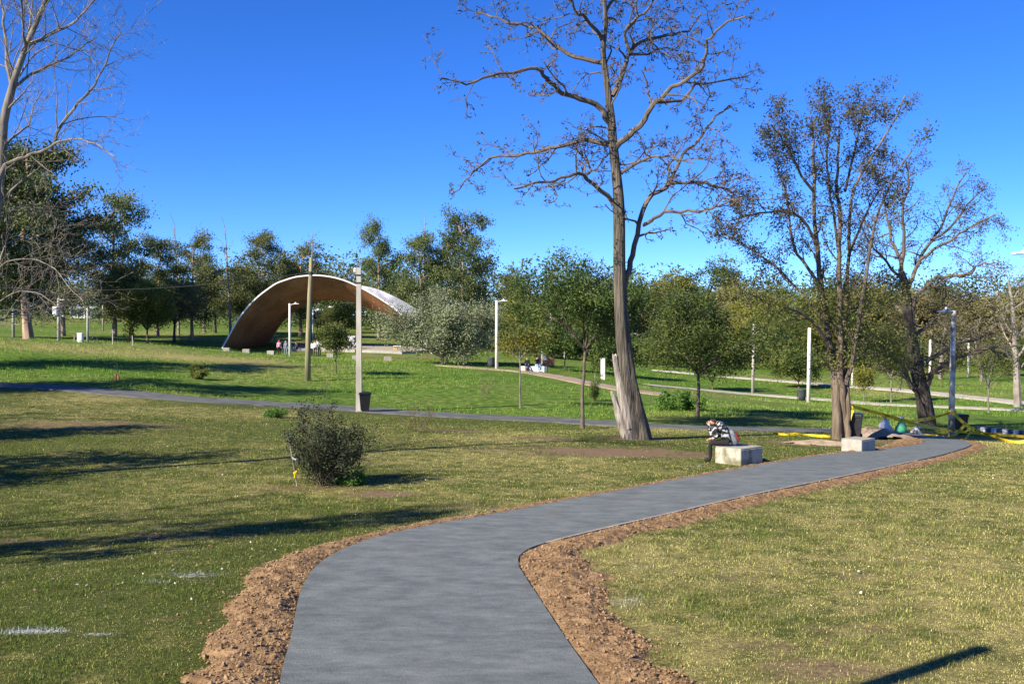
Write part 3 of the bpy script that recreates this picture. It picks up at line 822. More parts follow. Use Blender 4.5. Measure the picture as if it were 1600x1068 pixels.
# ------------------------------------------------------------------ trees in the foreground, limbs followed one by one
# tall crooked tree in the middle
def tall_tree():
    D = float(at(993, 686)[1]); base = at(993, 686)
    t = thing('tall_tree', 'tall crooked nearly leafless tree with split pale trunk base left of the seated person', 'tree', base)
    R = random.Random(11); inv = Matrix.Translation(-base)
    wood = Wood(); tips = []
    P = dict(seg=[6,6,5,4], wig=[.1,.30,.36,.36], trop=[0,.05,.03,0.0], n=[10.0,5.4,3.5,0], ang=[.95,.9,.85,.8], lr=[.38,.50,.55,.5], start=[.22,.2,.2,.2], sides=[8,5,4,3], leaf_from=2, rr=.5, rmin=.010, tip=.4, ref_len=5.2)
    px = D / FPX
    tr = [(995,690),(988,640),(980,590),(975,545),(971,500),(968,420),(968,340),(965,290),(958,225),(955,185),(948,130),(942,80),(946,40),(945,0),(948,-60),(944,-110)]
    C = catmull([lift(x, y, D) for x, y in tr], 4)
    ry = [690,640,590,545,500,420,340,290,225,130,40,-110]; rr = [20.5,15.5,13.2,11.8,10.9,9.6,8.8,8,6.6,4.8,3.3,1.6]
    pys = np.interp(np.arange(len(C)) / 4, np.arange(len(tr)), [y for x, y in tr])
    rad = np.interp(-pys, -np.array(ry), rr) * px
    trunk_w = Wood()
    # fluted trunk: a wavy ring section
    sides = 18; V, F = tube_np(C, rad, sides)
    V = V.reshape(len(C), sides, 3)
    a = np.arange(sides) / sides * 2 * PI
    for i in range(len(C)):
        k = np.clip((pys[i] - 470) / 200, 0, 1)
        fl = 1 + (0.05 + 0.17 * k) * np.sin(3 * a + 0.012 * pys[i]) + (0.05 + 0.10 * k) * np.sin(7 * a + 0.02 * pys[i]) + 0.05 * np.sin(5 * a - 0.03 * pys[i])
        V[i] = C[i] + (V[i] - C[i]) * fl[:, None]
    trunk_w.V.append(V.reshape(-1, 3)); trunk_w.F.append(F); trunk_w.n = sides * len(C)
    limbs = [
      ([(971,455),(977,432),(984,409),(997,366),(1010,314),(1040,293),(1053,275),(1066,241),(1092,217),(1110,190),(1140,165)], 2.0, 5.5, 1.5),
      ([(1046,286),(1075,284),(1105,286),(1135,297),(1152,299)], 1.0, 3.2, 1.6),
      ([(1004,352),(1023,340),(1049,331),(1092,329),(1114,325),(1135,316),(1155,306)], -1.5, 3.2, 1.2),
      ([(962,322),(941,297),(916,280),(898,273),(864,284),(829,286),(804,295)], -2.0, 4.0, 1.2),
      ([(916,280),(922,265),(912,245),(898,232)], 1.0, 2.4, 1.0),
      ([(956,226),(916,220),(881,226),(847,235),(812,243),(782,243),(756,254),(735,276),(709,301)], 2.5, 4.2, 1.0),
      ([(953,192),(933,164),(898,151),(872,140),(855,123),(838,108),(804,114),(769,118),(730,129),(690,122)], -3.0, 5.0, 1.1),
      ([(945,99),(898,88),(872,75),(855,58),(838,43),(804,39),(769,26),(740,22)], 2.0, 4.0, 1.1),
      ([(941,60),(916,30),(898,13),(880,-20),(850,-50)], -2.0, 3.0, 1.2),
      ([(962,230),(984,211),(1006,185),(1023,159),(1049,138),(1083,118),(1101,95),(1105,65),(1127,39),(1165,26)], -3.0, 5.2, 1.2),
      ([(1021,160),(1066,155),(1088,133),(1135,125),(1170,118)], 2.0, 3.0, 1.1),
      ([(957,150),(976,108),(984,82),(1006,65),(1045,56),(1075,47),(1095,20)], 3.0, 4.6, 1.2),
      ([(984,84),(976,47),(997,26),(1020,5),(1030,-30)], -1.0, 3.0, 1.1),
      ([(984,85),(1010,84),(1035,76),(1060,80)], 2.0, 2.4, 1.0),
      ([(970,270),(997,254),(1023,243),(1055,247),(1085,255)], -2.0, 3.0, 1.0),
      ([(946,20),(965,-10),(985,-40),(990,-90)], 1.5, 2.6, 1.0),
      ([(945,0),(925,-30),(910,-70)], 1.5, 2.6, 1.0)]
    for pxs, dr, r0, r1 in limbs:
        traced_limb(R, wood, tips, pxs, D, dr, r0 * px, r1 * px, P, 0, 7, 3, True, 0.03)
    # free twigs along the upper trunk
    T = np.gradient(C, axis=0); T /= np.linalg.norm(T, axis=1)[:, None]
    for i in range(30, len(C) - 1):
        if R.random() < 0.55:
            grow(R, wood, tips, tuple(C[i]), side_dir(tuple(T[i]), 1.0, R.random() * 6.28), R.uniform(1.0, 2.4), .035, 1, P)
    m = trunk_w.mesh('trunk'); m.transform(inv); link('trunk', m, 'bark_grey', t, True)
    m = wood.mesh('branches'); m.transform(inv); link('branches', m, 'bark_twig', t)
    m = leaves_from_tips('seed_pods', tips, 1, 0.05, 0.15, 0.045, 12, 0.5, 0.30); m.transform(inv); link('seed_pods', m, 'pod', t)
    # broken dead stubs on the left of the trunk
    for k, (p0, p1, r0, r1) in enumerate([((986,692),(957,619),13.0,3.6),((984,668),(960,557),12.5,3.8)]):
        b = MB(); A = lift(*p0, D - 0.10) - base; B = lift(*p1, D - 0.14) - base
        pts = [A.lerp(B, f) for f in (0, .3, .6, .85, 1.0)]
        V, F = tube_np(np.array([tuple(p) for p in pts]), np.array([r0, r0 * .78, r0 * .58, r1 * 1.15, r1]) * px, 9)
        V[-9:, 2] += np.array([R.uniform(-.10, .22) for _ in range(9)]); V[-18:-9, 2] += np.array([R.uniform(-.08, .08) for _ in range(9)])
        b.add(V.tolist(), [list(f) for f in F] + [[len(V) - 9 + i for i in range(9)]])
        tag(b.build('broken_stub', 'dead_wood', t), 'pale splintered stub of a broken stem')
    return t
tall_tree()

# multi-stemmed tree with thin brownish foliage, right of the middle
def stem_tree():
    base = at(1312, 686); D = float(base[1]); px = D / FPX; inv = Matrix.Translation(-base)
    t = thing('stem_tree', 'many-stemmed tree with thin brown and green foliage beside the black wheelie bin', 'tree', base)
    R = random.Random(5); wood = Wood(); trunk = Wood(); tips = []
    P = dict(seg=[6,5,4,3], wig=[.08,.20,.26,.3], trop=[.02,.05,.05,.02], n=[11,5.2,3.2,0], ang=[.7,.7,.7,.7], lr=[.34,.5,.55,.5], start=[.22,.15,.2,.2], sides=[7,4,3,3], leaf_from=1, rr=.45, rmin=.007, tip=.35, ref_len=5.0)
    stems = [([(1309,690),(1307,640),(1305,590),(1298,560),(1292,510),(1284,450),(1276,380),(1272,300),(1271,240),(1268,180)], 1.0, 8.6, 1.4),
             ([(1319,690),(1318,640),(1314,590),(1313,540),(1312,470),(1311,400),(1313,345),(1308,285),(1311,230),(1312,190)], -1.0, 6.8, 1.3),
             ([(1325,688),(1325,645),(1322,600),(1320,560),(1322,500),(1325,420),(1328,350),(1334,297),(1362,245),(1395,192),(1414,150)], 1.5, 5.0, 1.1),
             ([(1322,600),(1332,560),(1342,500),(1352,440),(1362,370),(1385,300),(1425,235)], -1.6, 4.0, 1.1),
             ([(1300,565),(1288,530),(1268,500),(1240,484),(1212,477),(1180,463),(1160,455)], -2.0, 3.2, 1.0),
             ([(1284,450),(1262,420),(1240,380),(1231,320),(1222,280),(1205,240)], 2.0, 3.0, 1.0),
             ([(1276,385),(1250,340),(1215,330),(1175,335),(1140,345)], -2.5, 2.8, .9),
             ([(1290,505),(1250,455),(1210,415),(1165,385),(1130,365)], 2.5, 2.8, .9),
             ([(1272,300),(1245,260),(1225,220),(1205,195)], -2.0, 2.4, .9),
             ([(1322,590),(1336,563),(1355,545),(1377,539),(1392,548)], 1.5, 2.6, 1.2),
             ([(1320,500),(1345,475),(1375,462),(1400,455)], 2.5, 2.4, .9),
             ([(1326,400),(1350,340),(1372,300),(1380,260)], 2.8, 2.4, .9),
             ([(1311,400),(1300,330),(1292,260),(1296,200),(1290,165)], -2.8, 2.4, .9),
             ([(1320,300),(1335,240),(1345,190),(1350,165)], -1.5, 2.2, .9)]
    for k, (pxs, dr, r0, r1) in enumerate(stems):
        traced_limb(R, trunk if k < 3 else wood, tips, pxs, D + (0, .15, -.05)[k] if k < 3 else D, dr, r0 * px, r1 * px, P, 0, 9 if k < 3 else 6, 3, True, 0.02)
    m = trunk.mesh('trunk'); m.transform(inv); link('trunk', m, 'bark_brown', t, True)
    m = wood.mesh('branches'); m.transform(inv); link('branches', m, 'bark_twig', t)
    hi_ = [q for q in tips if q[0][2] > base[2] + 5.6]; lo_ = [q for q in tips if q[0][2] <= base[2] + 5.6]
    hi_ = [q for q in hi_ if q[0][2] > base[2] + 2.4]; lo_ = [q for q in lo_ if q[0][2] > base[2] + 2.2]
    m = leaves_from_tips('dry_leaves', hi_, 3, 0.13, 0.12, 0.046, 4, 0.5, 0.8); m.transform(inv); link('dry_leaves', m, 'leaf_autumn', t)
    m = leaves_from_tips('green_leaves', lo_, 4, 0.22, 0.12, 0.052, 6, 0.2, 0.7); m.transform(inv); link('green_leaves', m, 'leaf_autumn_green', t)
stem_tree()

# dark leaning tree behind the lamp post on the right
def leaning_tree():
    base = at(1446, 667); D = float(base[1]); px = D / FPX; inv = Matrix.Translation(-base)
    t = thing('leaning_tree', 'dark thick-trunked leaning tree with wide bare limbs behind the yellow tape', 'tree', base)
    R = random.Random(21); wood = Wood(); trunk = Wood(); tips = []
    P = dict(seg=[6,5,4,3], wig=[.1,.26,.3,.3], trop=[.0,.02,.0,.0], n=[11,5.2,3.4,0], ang=[.85,.85,.8,.8], lr=[.34,.5,.55,.5], start=[.2,.15,.2,.2], sides=[7,4,3,3], leaf_from=2, rr=.48, rmin=.009, tip=.35, ref_len=5.6)
    traced_limb(R, trunk, tips, [(1450,671),(1446,640),(1439,603),(1431,571),(1426,539),(1420,507),(1419,480),(1414,444),(1408,425)], D, 0, 14 * px, 5.0 * px, P, 0, 12, 3, False)
    limbs = [([(1432,610),(1421,598),(1409,571),(1386,549),(1377,539),(1355,530)], -2, 5, 1.4),
             ([(1447,605),(1452,592),(1462,578),(1498,558),(1545,545),(1590,540)], -2, 5.5, 1.3),
             ([(1432,575),(1448,563),(1466,553),(1498,536),(1530,528),(1570,500)], 2.5, 4.5, 1.2),
             ([(1423,520),(1430,465),(1445,450),(1464,435),(1496,431),(1518,425),(1530,414),(1554,410)], -2, 4, 1.1),
             ([(1410,440),(1406,407),(1393,375),(1385,330),(1380,290)], 1.5, 3.8, 1.0),
             ([(1408,430),(1412,380),(1410,330),(1420,290),(1415,255)], -1.5, 3.4, 1.0),
             ([(1416,455),(1425,435),(1436,407),(1455,375),(1475,345),(1490,305),(1510,270)], 1.5, 4.0, 1.0),
             ([(1436,407),(1460,390),(1490,372),(1520,352),(1555,335)], -1.5, 2.8, .9),
             ([(1455,375),(1490,350),(1510,320),(1540,295)], 2.5, 2.4, .9),
             ([(1420,500),(1395,470),(1370,450),(1345,445)], 2.5, 3.0, 1.0),
             ([(1424,530),(1460,500),(1490,470),(1525,455)], 3.0, 3.0, 1.0),
             ([(1414,444),(1385,410),(1360,380),(1345,350)], -2.5, 2.6, .9)]
    for pxs, dr, r0, r1 in limbs:
        traced_limb(R, wood, tips, pxs, D, dr, r0 * px, r1 * px, P, 0, 7, 3, True, 0.03)
    m = trunk.mesh('trunk'); m.transform(inv); link('trunk', m, 'bark_dark', t, True)
    m = wood.mesh('branches'); m.transform(inv); link('branches', m, 'bark_twig', t)
    m = leaves_from_tips('dry_leaves', tips, 2, 0.13, 0.12, 0.046, 9, 0.4, 0.62); m.transform(inv); link('dry_leaves', m, 'leaf_autumn', t)
leaning_tree()

# pale bare tree at the left edge, its foot just outside the picture
def bare_tree():
    base = Vector((-13.2, 23.5, hz(-13.2, 23.5))); D = 23.5; px = D / FPX; inv = Matrix.Translation(-base)
    t = thing('bare_tree', 'pale leafless tree reaching in from the left edge of the picture', 'tree', base)
    R = random.Random(33); wood = Wood(); trunk = Wood(); tips = []
    P = dict(seg=[7,6,5,4], wig=[.05,.10,.14,.18], trop=[.02,.05,.05,.04], n=[14,6.5,3.2,0], ang=[.75,.7,.7,.7], lr=[.42,.42,.45,.5], start=[.12,.12,.15,.2], sides=[7,4,3,3], leaf_from=9, rr=.36, rmin=.005, tip=.3, ref_len=4.0)
    traced_limb(R, trunk, tips, [(-96,765),(-60,600),(-30,470),(-8,340),(2,250),(6,190),(17,145),(24,120),(40,75),(57,35),(72,0),(95,-60),(110,-120)], D, 0, 10.5 * px, 2.0 * px, P, 0, 10, 3, True)
    limbs = [([(-2,285),(8,258),(40,245),(75,232),(92,221),(120,217),(150,225),(180,245)], -1.5, 3.2, .8),
             ([(84,226),(92,200),(115,170),(140,142),(160,110),(175,75),(190,50)], -1.0, 3.0, .7),
             ([(22,135),(45,118),(75,103),(105,90),(135,68),(152,58)], 1.5, 3.0, .7),
             ([(45,70),(75,55),(110,38),(135,15),(160,-15)], -1.5, 3.0, .8),
             ([(20,140),(12,100),(8,50),(2,5),(-10,-60)], 1.0, 4.0, .9),
             ([(44,68),(46,40),(52,0),(60,-50)], 1.5, 2.2, .8),
             ([(40,75),(36,45),(34,0),(30,-50)], -1.5, 2.4, .8),
             ([(5,235),(20,215),(45,195),(52,165),(70,140)], 2.0, 2.2, .6),
             ([(-20,440),(10,410),(50,405),(85,420),(110,450),(130,470)], -2.0, 1.4, .5),
             ([(-15,400),(20,375),(60,370),(95,385),(125,420),(145,450)], 1.5, 1.3, .5),
             ([(-35,500),(0,470),(30,455),(65,460),(90,480)], -1.0, 1.3, .5),
             ([(-10,350),(25,325),(60,320),(90,340),(115,380)], 2.5, 1.4, .5),
             ([(-35,520),(0,500),(18,488),(50,480),(80,440),(88,430)], 1.0, 2.6, .8),
             ([(-10,355),(-30,310),(-60,250),(-80,180)], 1.0, 4, 1)]
    for pxs, dr, r0, r1 in limbs:
        traced_limb(R, wood, tips, pxs, D, dr, r0 * px, r1 * px, P, 0, 6, 3, True, 0.01)
    m = trunk.mesh('trunk'); m.transform(inv); link('trunk', m, 'bark_pale', t, True)
    m = wood.mesh('branches'); m.transform(inv); link('branches', m, 'bark_pale', t)
bare_tree()

# ------------------------------------------------------------------ smaller trees and shrubs near by
def small_tree(name, label, px, py, h, spread, crown_lo, leaf, bark, r0, seed, fork=0.45, nlimb=7, per=10, lsize=(0.16, 0.06), flat=0.6, lean=0.0, group=None, nclump=3.4, spreadc=0.3, loc=None, thin=1.0):
    """trunk, spreading limbs and a layered crown, built at true size at the tree's foot"""
    base = at(px, py) if loc is None else Vector(loc)
    R = random.Random(seed); wood = Wood(); trunk = Wood(); tips = []
    t = thing(name, label, 'tree', base, 0.0, group)
    hf = h * fork
    pts = [(0, 0, -0.1)]; x = y = 0.0
    for i in range(1, 7):
        x += R.gauss(0, .03) * h * .15 + lean * hf / 6; y += R.gauss(0, .03) * h * .15
        pts.append((x, y, hf * i / 6))
    rads = [r0 * (1.25 if i == 0 else 1 - 0.06 * i) for i in range(7)]
    trunk.tube(pts, rads, 9)
    P = dict(seg=[5,4,3], wig=[.14,.22,.25], trop=[.03 * (1 - flat), -.02, 0.0], n=[6,nclump,0], ang=[.8,.8,.8], lr=[.5,.55,.5], start=[.3,.2,.2], sides=[5,4,3], leaf_from=1, rr=.5, rmin=.006, tip=.35)
    for k in range(nlimb):
        az = k * 2.4 + R.random(); f = R.uniform(.75, 1.0)
        out = spread * R.uniform(.75, 1.05); up = (h - hf) * R.uniform(.45 + .3 * flat, 1.0)
        if k >= nlimb - 2: out *= 0.35; up = (h - hf) * .95
        q = tuple(pts[-1][j] * f + pts[-2][j] * (1 - f) for j in range(3))
        d = (math.cos(az) * out, math.sin(az) * out, up); ln = math.sqrt(out * out + up * up)
        grow(R, wood, tips, q, d, ln, r0 * .55, 0, P)
    tips = [q for q in tips if q[0][2] > crown_lo]
    link('trunk', trunk.mesh('trunk'), bark, t, True)
    link('branches', wood.mesh('branches'), bark, t)
    link('crown', leaves_from_tips('crown', tips, per, spreadc, lsize[0], lsize[1], seed + 1, 0.0, thin), leaf, t)
    return t
small_tree('acacia_tree', 'small dark green flat-crowned tree with slim forked trunk left of the tall tree', 910, 669, 6.6, 2.6, 3.0, 'leaf_acacia', 'bark_twig', .085, 3, .50, 11, 22, (.16,.06), .5, spreadc=.24, lean=.02)
small_tree('acacia_tree', 'small dark green spreading tree on forked trunk between tall tree and stem tree', 1090, 651, 5.4, 2.9, 2.4, 'leaf_acacia', 'bark_twig', .10, 8, .40, 11, 22, (.17,.065), .5, spreadc=.26)
small_tree('young_tree', 'slender young tree with thin crooked stem and yellow green crown by the dirt trail', 813, 637, 4.4, 1.2, 2.2, 'leaf_yellow', 'bark_pale', .05, 13, .58, 6, 9, (.13,.05), .3, spreadc=.22)
small_tree('orchard_tree', 'little round green tree on thin trunk in front of the stage', 525, 584, 3.2, .85, 1.0, 'leaf_mid', 'bark_brown', .07, 17, .42, 8, 13, (.14,.07), .2, spreadc=.18)
small_tree('olive_tree', 'broad grey green tree hiding the right foot of the arch', 690, 569, 5.2, 4.8, .35, 'leaf_olive', 'bark_pale', .20, 23, .14, 18, 30, (.24,.10), .0, spreadc=.45, nclump=4.2)
small_tree('yellowing_tree', 'dense yellow green tree at the rim of the left lawn beneath the eucalyptus', 231, 536, 6.0, 3.0, .5, 'leaf_yellow', 'bark_brown', .14, 29, .25, 12, 24, (.26,.14), .1, spreadc=.38, nclump=4.2)
small_tree('sapling', 'leafy green sapling beside the far path right of the forked small tree', 1113, 608, 3.0, 1.5, .4, 'leaf_mid', 'bark_brown', .06, 31, .2, 8, 14, (.18,.09), .2, spreadc=.25)
small_tree('sapling', 'round dark green shrub tree left of the white post by the far path', 1248, 606, 3.0, 1.9, .4, 'leaf_mid', 'bark_brown', .07, 37, .2, 9, 14, (.20,.10), .2, spreadc=.28)
small_tree('sapling', 'thin sapling with yellow leaves just right of the many-stemmed tree', 1350, 629, 2.5, .7, .9, 'leaf_yellow', 'bark_pale', .05, 41, .4, 5, 7, (.16,.08), .2, spreadc=.2)
small_tree('sapling', 'sapling on pale straight trunk between the two big right trees', 1392, 629, 4.0, 1.3, 1.8, 'leaf_mid', 'bark_pale', .07, 43, .5, 6, 8, (.18,.08), .3, spreadc=.24)
small_tree('sapling', 'thin pale-stemmed sapling right of the lamp post below the hill path', 1545, 645, 4.2, 1.2, 1.2, 'leaf_mid', 'bark_pale', .06, 47, .4, 6, 6, (.16,.07), .3, spreadc=.24, thin=.6)
small_tree('low_tree', 'low bushy tree behind the white marker pillar', 962, 588, 3.2, 2.2, .5, 'leaf_mid', 'bark_brown', .08, 53, .2, 9, 14, (.22,.11), .2, spreadc=.3)
small_tree('low_tree', 'low round green tree just right of the brick pillar', 882, 579, 3.4, 2.2, .9, 'leaf_acacia', 'bark_brown', .07, 59, .3, 9, 14, (.22,.11), .4, spreadc=.3)
small_tree('low_tree', 'yellow green small tree right of the white lamp post at the dirt trail', 800, 563, 6.0, 2.8, 1.6, 'leaf_yellow', 'bark_brown', .09, 61, .35, 9, 14, (.26,.12), .3, spreadc=.3, loc=on(802, 124))

def bush(name, label, base, h, w, nstem, per, leaf, lsize, seed, spreadc=.06, cat='bush', stem='bark_twig', thin=1.0):
    R = random.Random(seed); wood = Wood(); tips = []
    t = thing(name, label, cat, base)
    P = dict(seg=[6,4,3], wig=[.12,.2,.25], trop=[.05,.04,.0], n=[9,3.5,0], ang=[.65,.7,.7], lr=[.45,.5,.5], start=[.1,.15,.2], sides=[4,3,3], leaf_from=0, rr=.5, rmin=.003, tip=.3)
    for k in range(nstem):
        az = R.random() * 6.28; o = w * .5 * math.sqrt(R.random())
        d = (math.cos(az) * o, math.sin(az) * o, h * R.uniform(.5, 1.08) * (1 - 0.4 * (o / (w * .5)) ** 2))
        grow(R, wood, tips, (math.cos(az) * w * .06, math.sin(az) * w * .06, -0.03), d, math.sqrt(sum(c * c for c in d)), .013 * h / 1.8, 0, P)
    link('stems', wood.mesh('stems'), stem, t)
    link('foliage', leaves_from_tips('foliage', tips, per, spreadc, lsize[0], lsize[1], seed, 0.0, thin), leaf, t)
    return t
b0 = at(505, 757)
bush('bush', 'dense dark leafed bush standing alone on the left lawn', b0, 1.85, 1.75, 30, 4, 'leaf_bush', (.055,.03), 71, spreadc=.05)
bush('bush', 'sparse bare-stemmed bush with few yellow leaves behind the dark bush', at(652, 674), 1.25, 1.5, 11, 1, 'leaf_yellow', (.06,.03), 73, thin=.35, stem='bark_brown')
bush('weed_clump', 'small bright green weed clump left of the dark bush by the old path', at(428, 652), .42, .9, 8, 3, 'leaf_fresh', (.07,.03), 75, cat='plant')
bush('weed_clump', 'tuft of fresh green shoots at the foot of the dark bush', at(545, 757), .22, .6, 12, 4, 'leaf_fresh', (.06,.02), 77, cat='plant')
bush('garden_shrub', 'little leafy shrub leaning on a stake left of the wooden pole', at(309, 592), .9, 1.2, 9, 5, 'leaf_mid', (.10,.05), 79)
bush('garden_shrub', 'tall weed clump by the old path right of the tall tree', at(1066, 640), .9, 2.6, 14, 5, 'leaf_fresh', (.14,.05), 81)
bush('garden_shrub', 'green shrub on the far slope above the hill path', at(1208, 577), 1.5, 2.2, 10, 6, 'leaf_mid', (.18,.09), 83)
bush('garden_shrub', 'wide dark green hedge mound on the far slope between the big right trees', at(1378, 572), 3.0, 9.0, 30, 10, 'leaf_acacia', (.30,.16), 85, spreadc=.35)
bush('garden_shrub', 'thin sapling shrub with a pale stake in front of the white marker pillar', at(929, 626), 1.6, .5, 5, 4, 'leaf_mid', (.08,.04), 87)
bush('garden_shrub', 'small bare twig shrub standing in the middle meadow', at(757, 622), 1.6, 1.2, 5, 1, 'leaf_yellow', (.06,.03), 89, thin=.2)

# ------------------------------------------------------------------ trees of the far wood: prototypes, then copies
HIDE = (0, -400, -60)
def proto_euc(seed, h, leaf='leaf_euc', bare_top=False, dense=1.0):
    R = random.Random(seed); r = np.random.default_rng(seed); trunk = Wood(); C = []; D = []
    pts = []; x = y = 0.0
    for i in range(11):
        pts.append((x, y, h * i / 10 - (.3 if i == 0 else 0))); x += R.gauss(0, .022) * h * .3; y += R.gauss(0, .022) * h * .3
    trunk.tube(pts, [h * .021 * (1.3 if i == 0 else 1 - .088 * i) for i in range(11)], 8)
    n = 17
    for k in range(n):
        t = .26 + .70 * k / (n - 1); i = min(int(t * 10), 9)
        az = k * 2.4 + R.gauss(0, .4); out = h * (.25 * math.sin(PI * (t - .12) / .98) + .05) * R.uniform(.6, 1.2); up = h * .10 * R.uniform(.3, 1.5)
        p0 = pts[i]; bp = [p0]
        for s in range(1, 5):
            f = s / 4; bp.append((p0[0] + math.cos(az) * out * f + R.gauss(0, .12), p0[1] + math.sin(az) * out * f + R.gauss(0, .12), p0[2] + up * f ** .7 + R.gauss(0, .12)))
        trunk.tube(bp, [h * .0075 * (1 - .8 * s / 4) for s in range(5)], 5)
        for s in range(int(10 * dense)):
            f = R.uniform(.35, 1.08); j = min(int(f * 4), 3); q = bp[j]; q2 = bp[j + 1]; g = f * 4 - j
            c = np.array([q[m] + (q2[m] - q[m]) * g for m in range(3)]) + r.normal(0, h * .035, 3)
            m_ = 96; rad = h * R.uniform(.028, .052)
            C.append(c + r.normal(0, 1, (m_, 3)) * np.array([rad, rad, rad * .6])); dd = r.normal(0, .7, (m_, 3)); dd[:, 2] -= .7; D.append(dd)
    C = np.concatenate(C); D = np.concatenate(D); n = len(C)
    return trunk.mesh('trunk'), leaf_mesh('crown', C, D, h * .020 * r.uniform(.7, 1.3, n), h * .0092 * r.uniform(.7, 1.3, n), r), 'bark_euc', leaf
def proto_round(seed, h, leaf, wide=.42, low=.12, nc=165, bark='bark_dark'):
    R = random.Random(seed); r = np.random.default_rng(seed); trunk = Wood(); C = []; D = []
    pts = [(R.gauss(0, .05) * i, R.gauss(0, .05) * i, h * .75 * i / 6 - (.3 if i == 0 else 0)) for i in range(7)]
    trunk.tube(pts, [h * .022 * (1.3 if i == 0 else 1 - .13 * i) for i in range(7)], 7)
    lobes = [(R.uniform(-1, 1) * wide * h * .55, R.uniform(-1, 1) * wide * h * .55, h * R.uniform(low + .22, .80), h * wide * R.uniform(.38, .62)) for _ in range(9)]
    for lx, ly, lz, lr in lobes:
        p0 = pts[2 + R.randrange(3)]
        trunk.tube([p0, ((p0[0] + lx) / 2, (p0[1] + ly) / 2, (p0[2] + lz) / 2 + .3), (lx, ly, lz)], [h * .010, h * .007, h * .003], 5)
    for k in range(nc):
        lx, ly, lz, lr = lobes[k % 9]
        v = r.normal(0, 1, 3); v /= np.linalg.norm(v); v[2] = v[2] * .8 + .1
        c = np.array([lx, ly, lz]) + v * lr * R.uniform(.45, 1.05)
        if c[2] < h * low: c[2] = h * low + R.random() * h * .1
        m_ = 88; rad = h * R.uniform(.028, .052)
        C.append(c + r.normal(0, 1, (m_, 3)) * np.array([rad, rad, rad * .7])); D.append(r.normal(0, 1, (m_, 3)))
    C = np.concatenate(C); D = np.concatenate(D); n = len(C)
    return trunk.mesh('trunk'), leaf_mesh('crown', C, D, h * .022 * r.uniform(.7, 1.3, n), h * .0115 * r.uniform(.7, 1.3, n), r), bark, leaf
def proto_bare(seed, h, bark='snag_wood'):
    R = random.Random(seed); wood = Wood(); tips = []
    P = dict(seg=[7,6,5,4], wig=[.05,.10,.16,.2], trop=[.02,.07,.06,.03], n=[15,6,3.4,0], ang=[.75,.6,.6,.6], lr=[.46,.48,.5,.5], start=[.25,.15,.15,.2], sides=[7,4,3,3], leaf_from=2, rr=.42, rmin=.018, tip=.25)
    grow(R, wood, tips, (0, 0, -.3), (0, 0, 1), h * .8, h * .02, 0, P)
    return wood.mesh('trunk'), leaves_from_tips('twig_leaves', tips, 1, h * .02, h * .02, h * .006, seed, 0, .5), bark, 'leaf_brown'
def proto_snag(seed, h):
    R = random.Random(seed); wood = Wood(); tips = []
    P = dict(seg=[8,4,3], wig=[.02,.15,.2], trop=[.05,.12,.05], n=[11,2.2,0], ang=[.9,.7,.7], lr=[.15,.5,.5], start=[.45,.2,.2], sides=[6,4,3], leaf_from=9, rr=.4, rmin=.02, tip=.22)
    grow(R, wood, tips, (0, 0, -.3), (0, 0, 1), h, h * .013, 0, P)
    return wood.mesh('trunk'), None, 'snag_wood', None
PROTO = dict(euc_a=proto_euc(1, 16), euc_b=proto_euc(2, 16), euc_c=proto_euc(3, 16, 'leaf_euc_dark', dense=1.9), euc_d=proto_euc(4, 16),
             rnd_a=proto_round(5, 10, 'leaf_mid'), rnd_b=proto_round(6, 10, 'leaf_euc', .36), rnd_c=proto_round(7, 10, 'leaf_brown', .45), rnd_d=proto_round(8, 10, 'leaf_yellow', .42), rnd_e=proto_round(9, 10, 'leaf_acacia', .48, .05),
             bare_a=proto_bare(10, 11), bare_b=proto_bare(12, 11, 'bark_pale'), snag_a=proto_snag(13, 15), snag_b=proto_snag(14, 15))
for k, (tm, cm, bk, lf) in PROTO.items():
    tm.materials.append(MATS[bk])
    if cm is not None: cm.materials.append(MATS[lf])
PH = dict(euc_a=16.5, euc_b=16.5, euc_c=16.5, euc_d=16.5, rnd_a=10, rnd_b=10, rnd_c=10, rnd_d=10, rnd_e=10, bare_a=11, bare_b=11, snag_a=15, snag_b=15)
def plant(kind, name, label, px, d, top=None, h=None, rz=None, sx=1.0, group='trees of the far wood', loc=None):
    """place a wood tree in column px at distance d, tall enough to reach row top"""
    p = on(px, d) if loc is None else Vector((loc[0], loc[1], hz(loc[0], loc[1])))
    if h is None:
        h = lift(px, top, d)[2] - p[2]
    s = h / PH[kind]
    tm, cm, bk, lf = PROTO[kind]
    t = thing(name, label, 'tree', p, random.random() * 6.28 if rz is None else rz, group)
    t.scale = (s * sx, s * sx, s)
    a = link('trunk', tm, None, t)
    if cm is not None: link('crown' if kind[:4] != 'bare' else 'twigs', cm, None, t)
    return t
EUC = 'eucalyptus_tree'
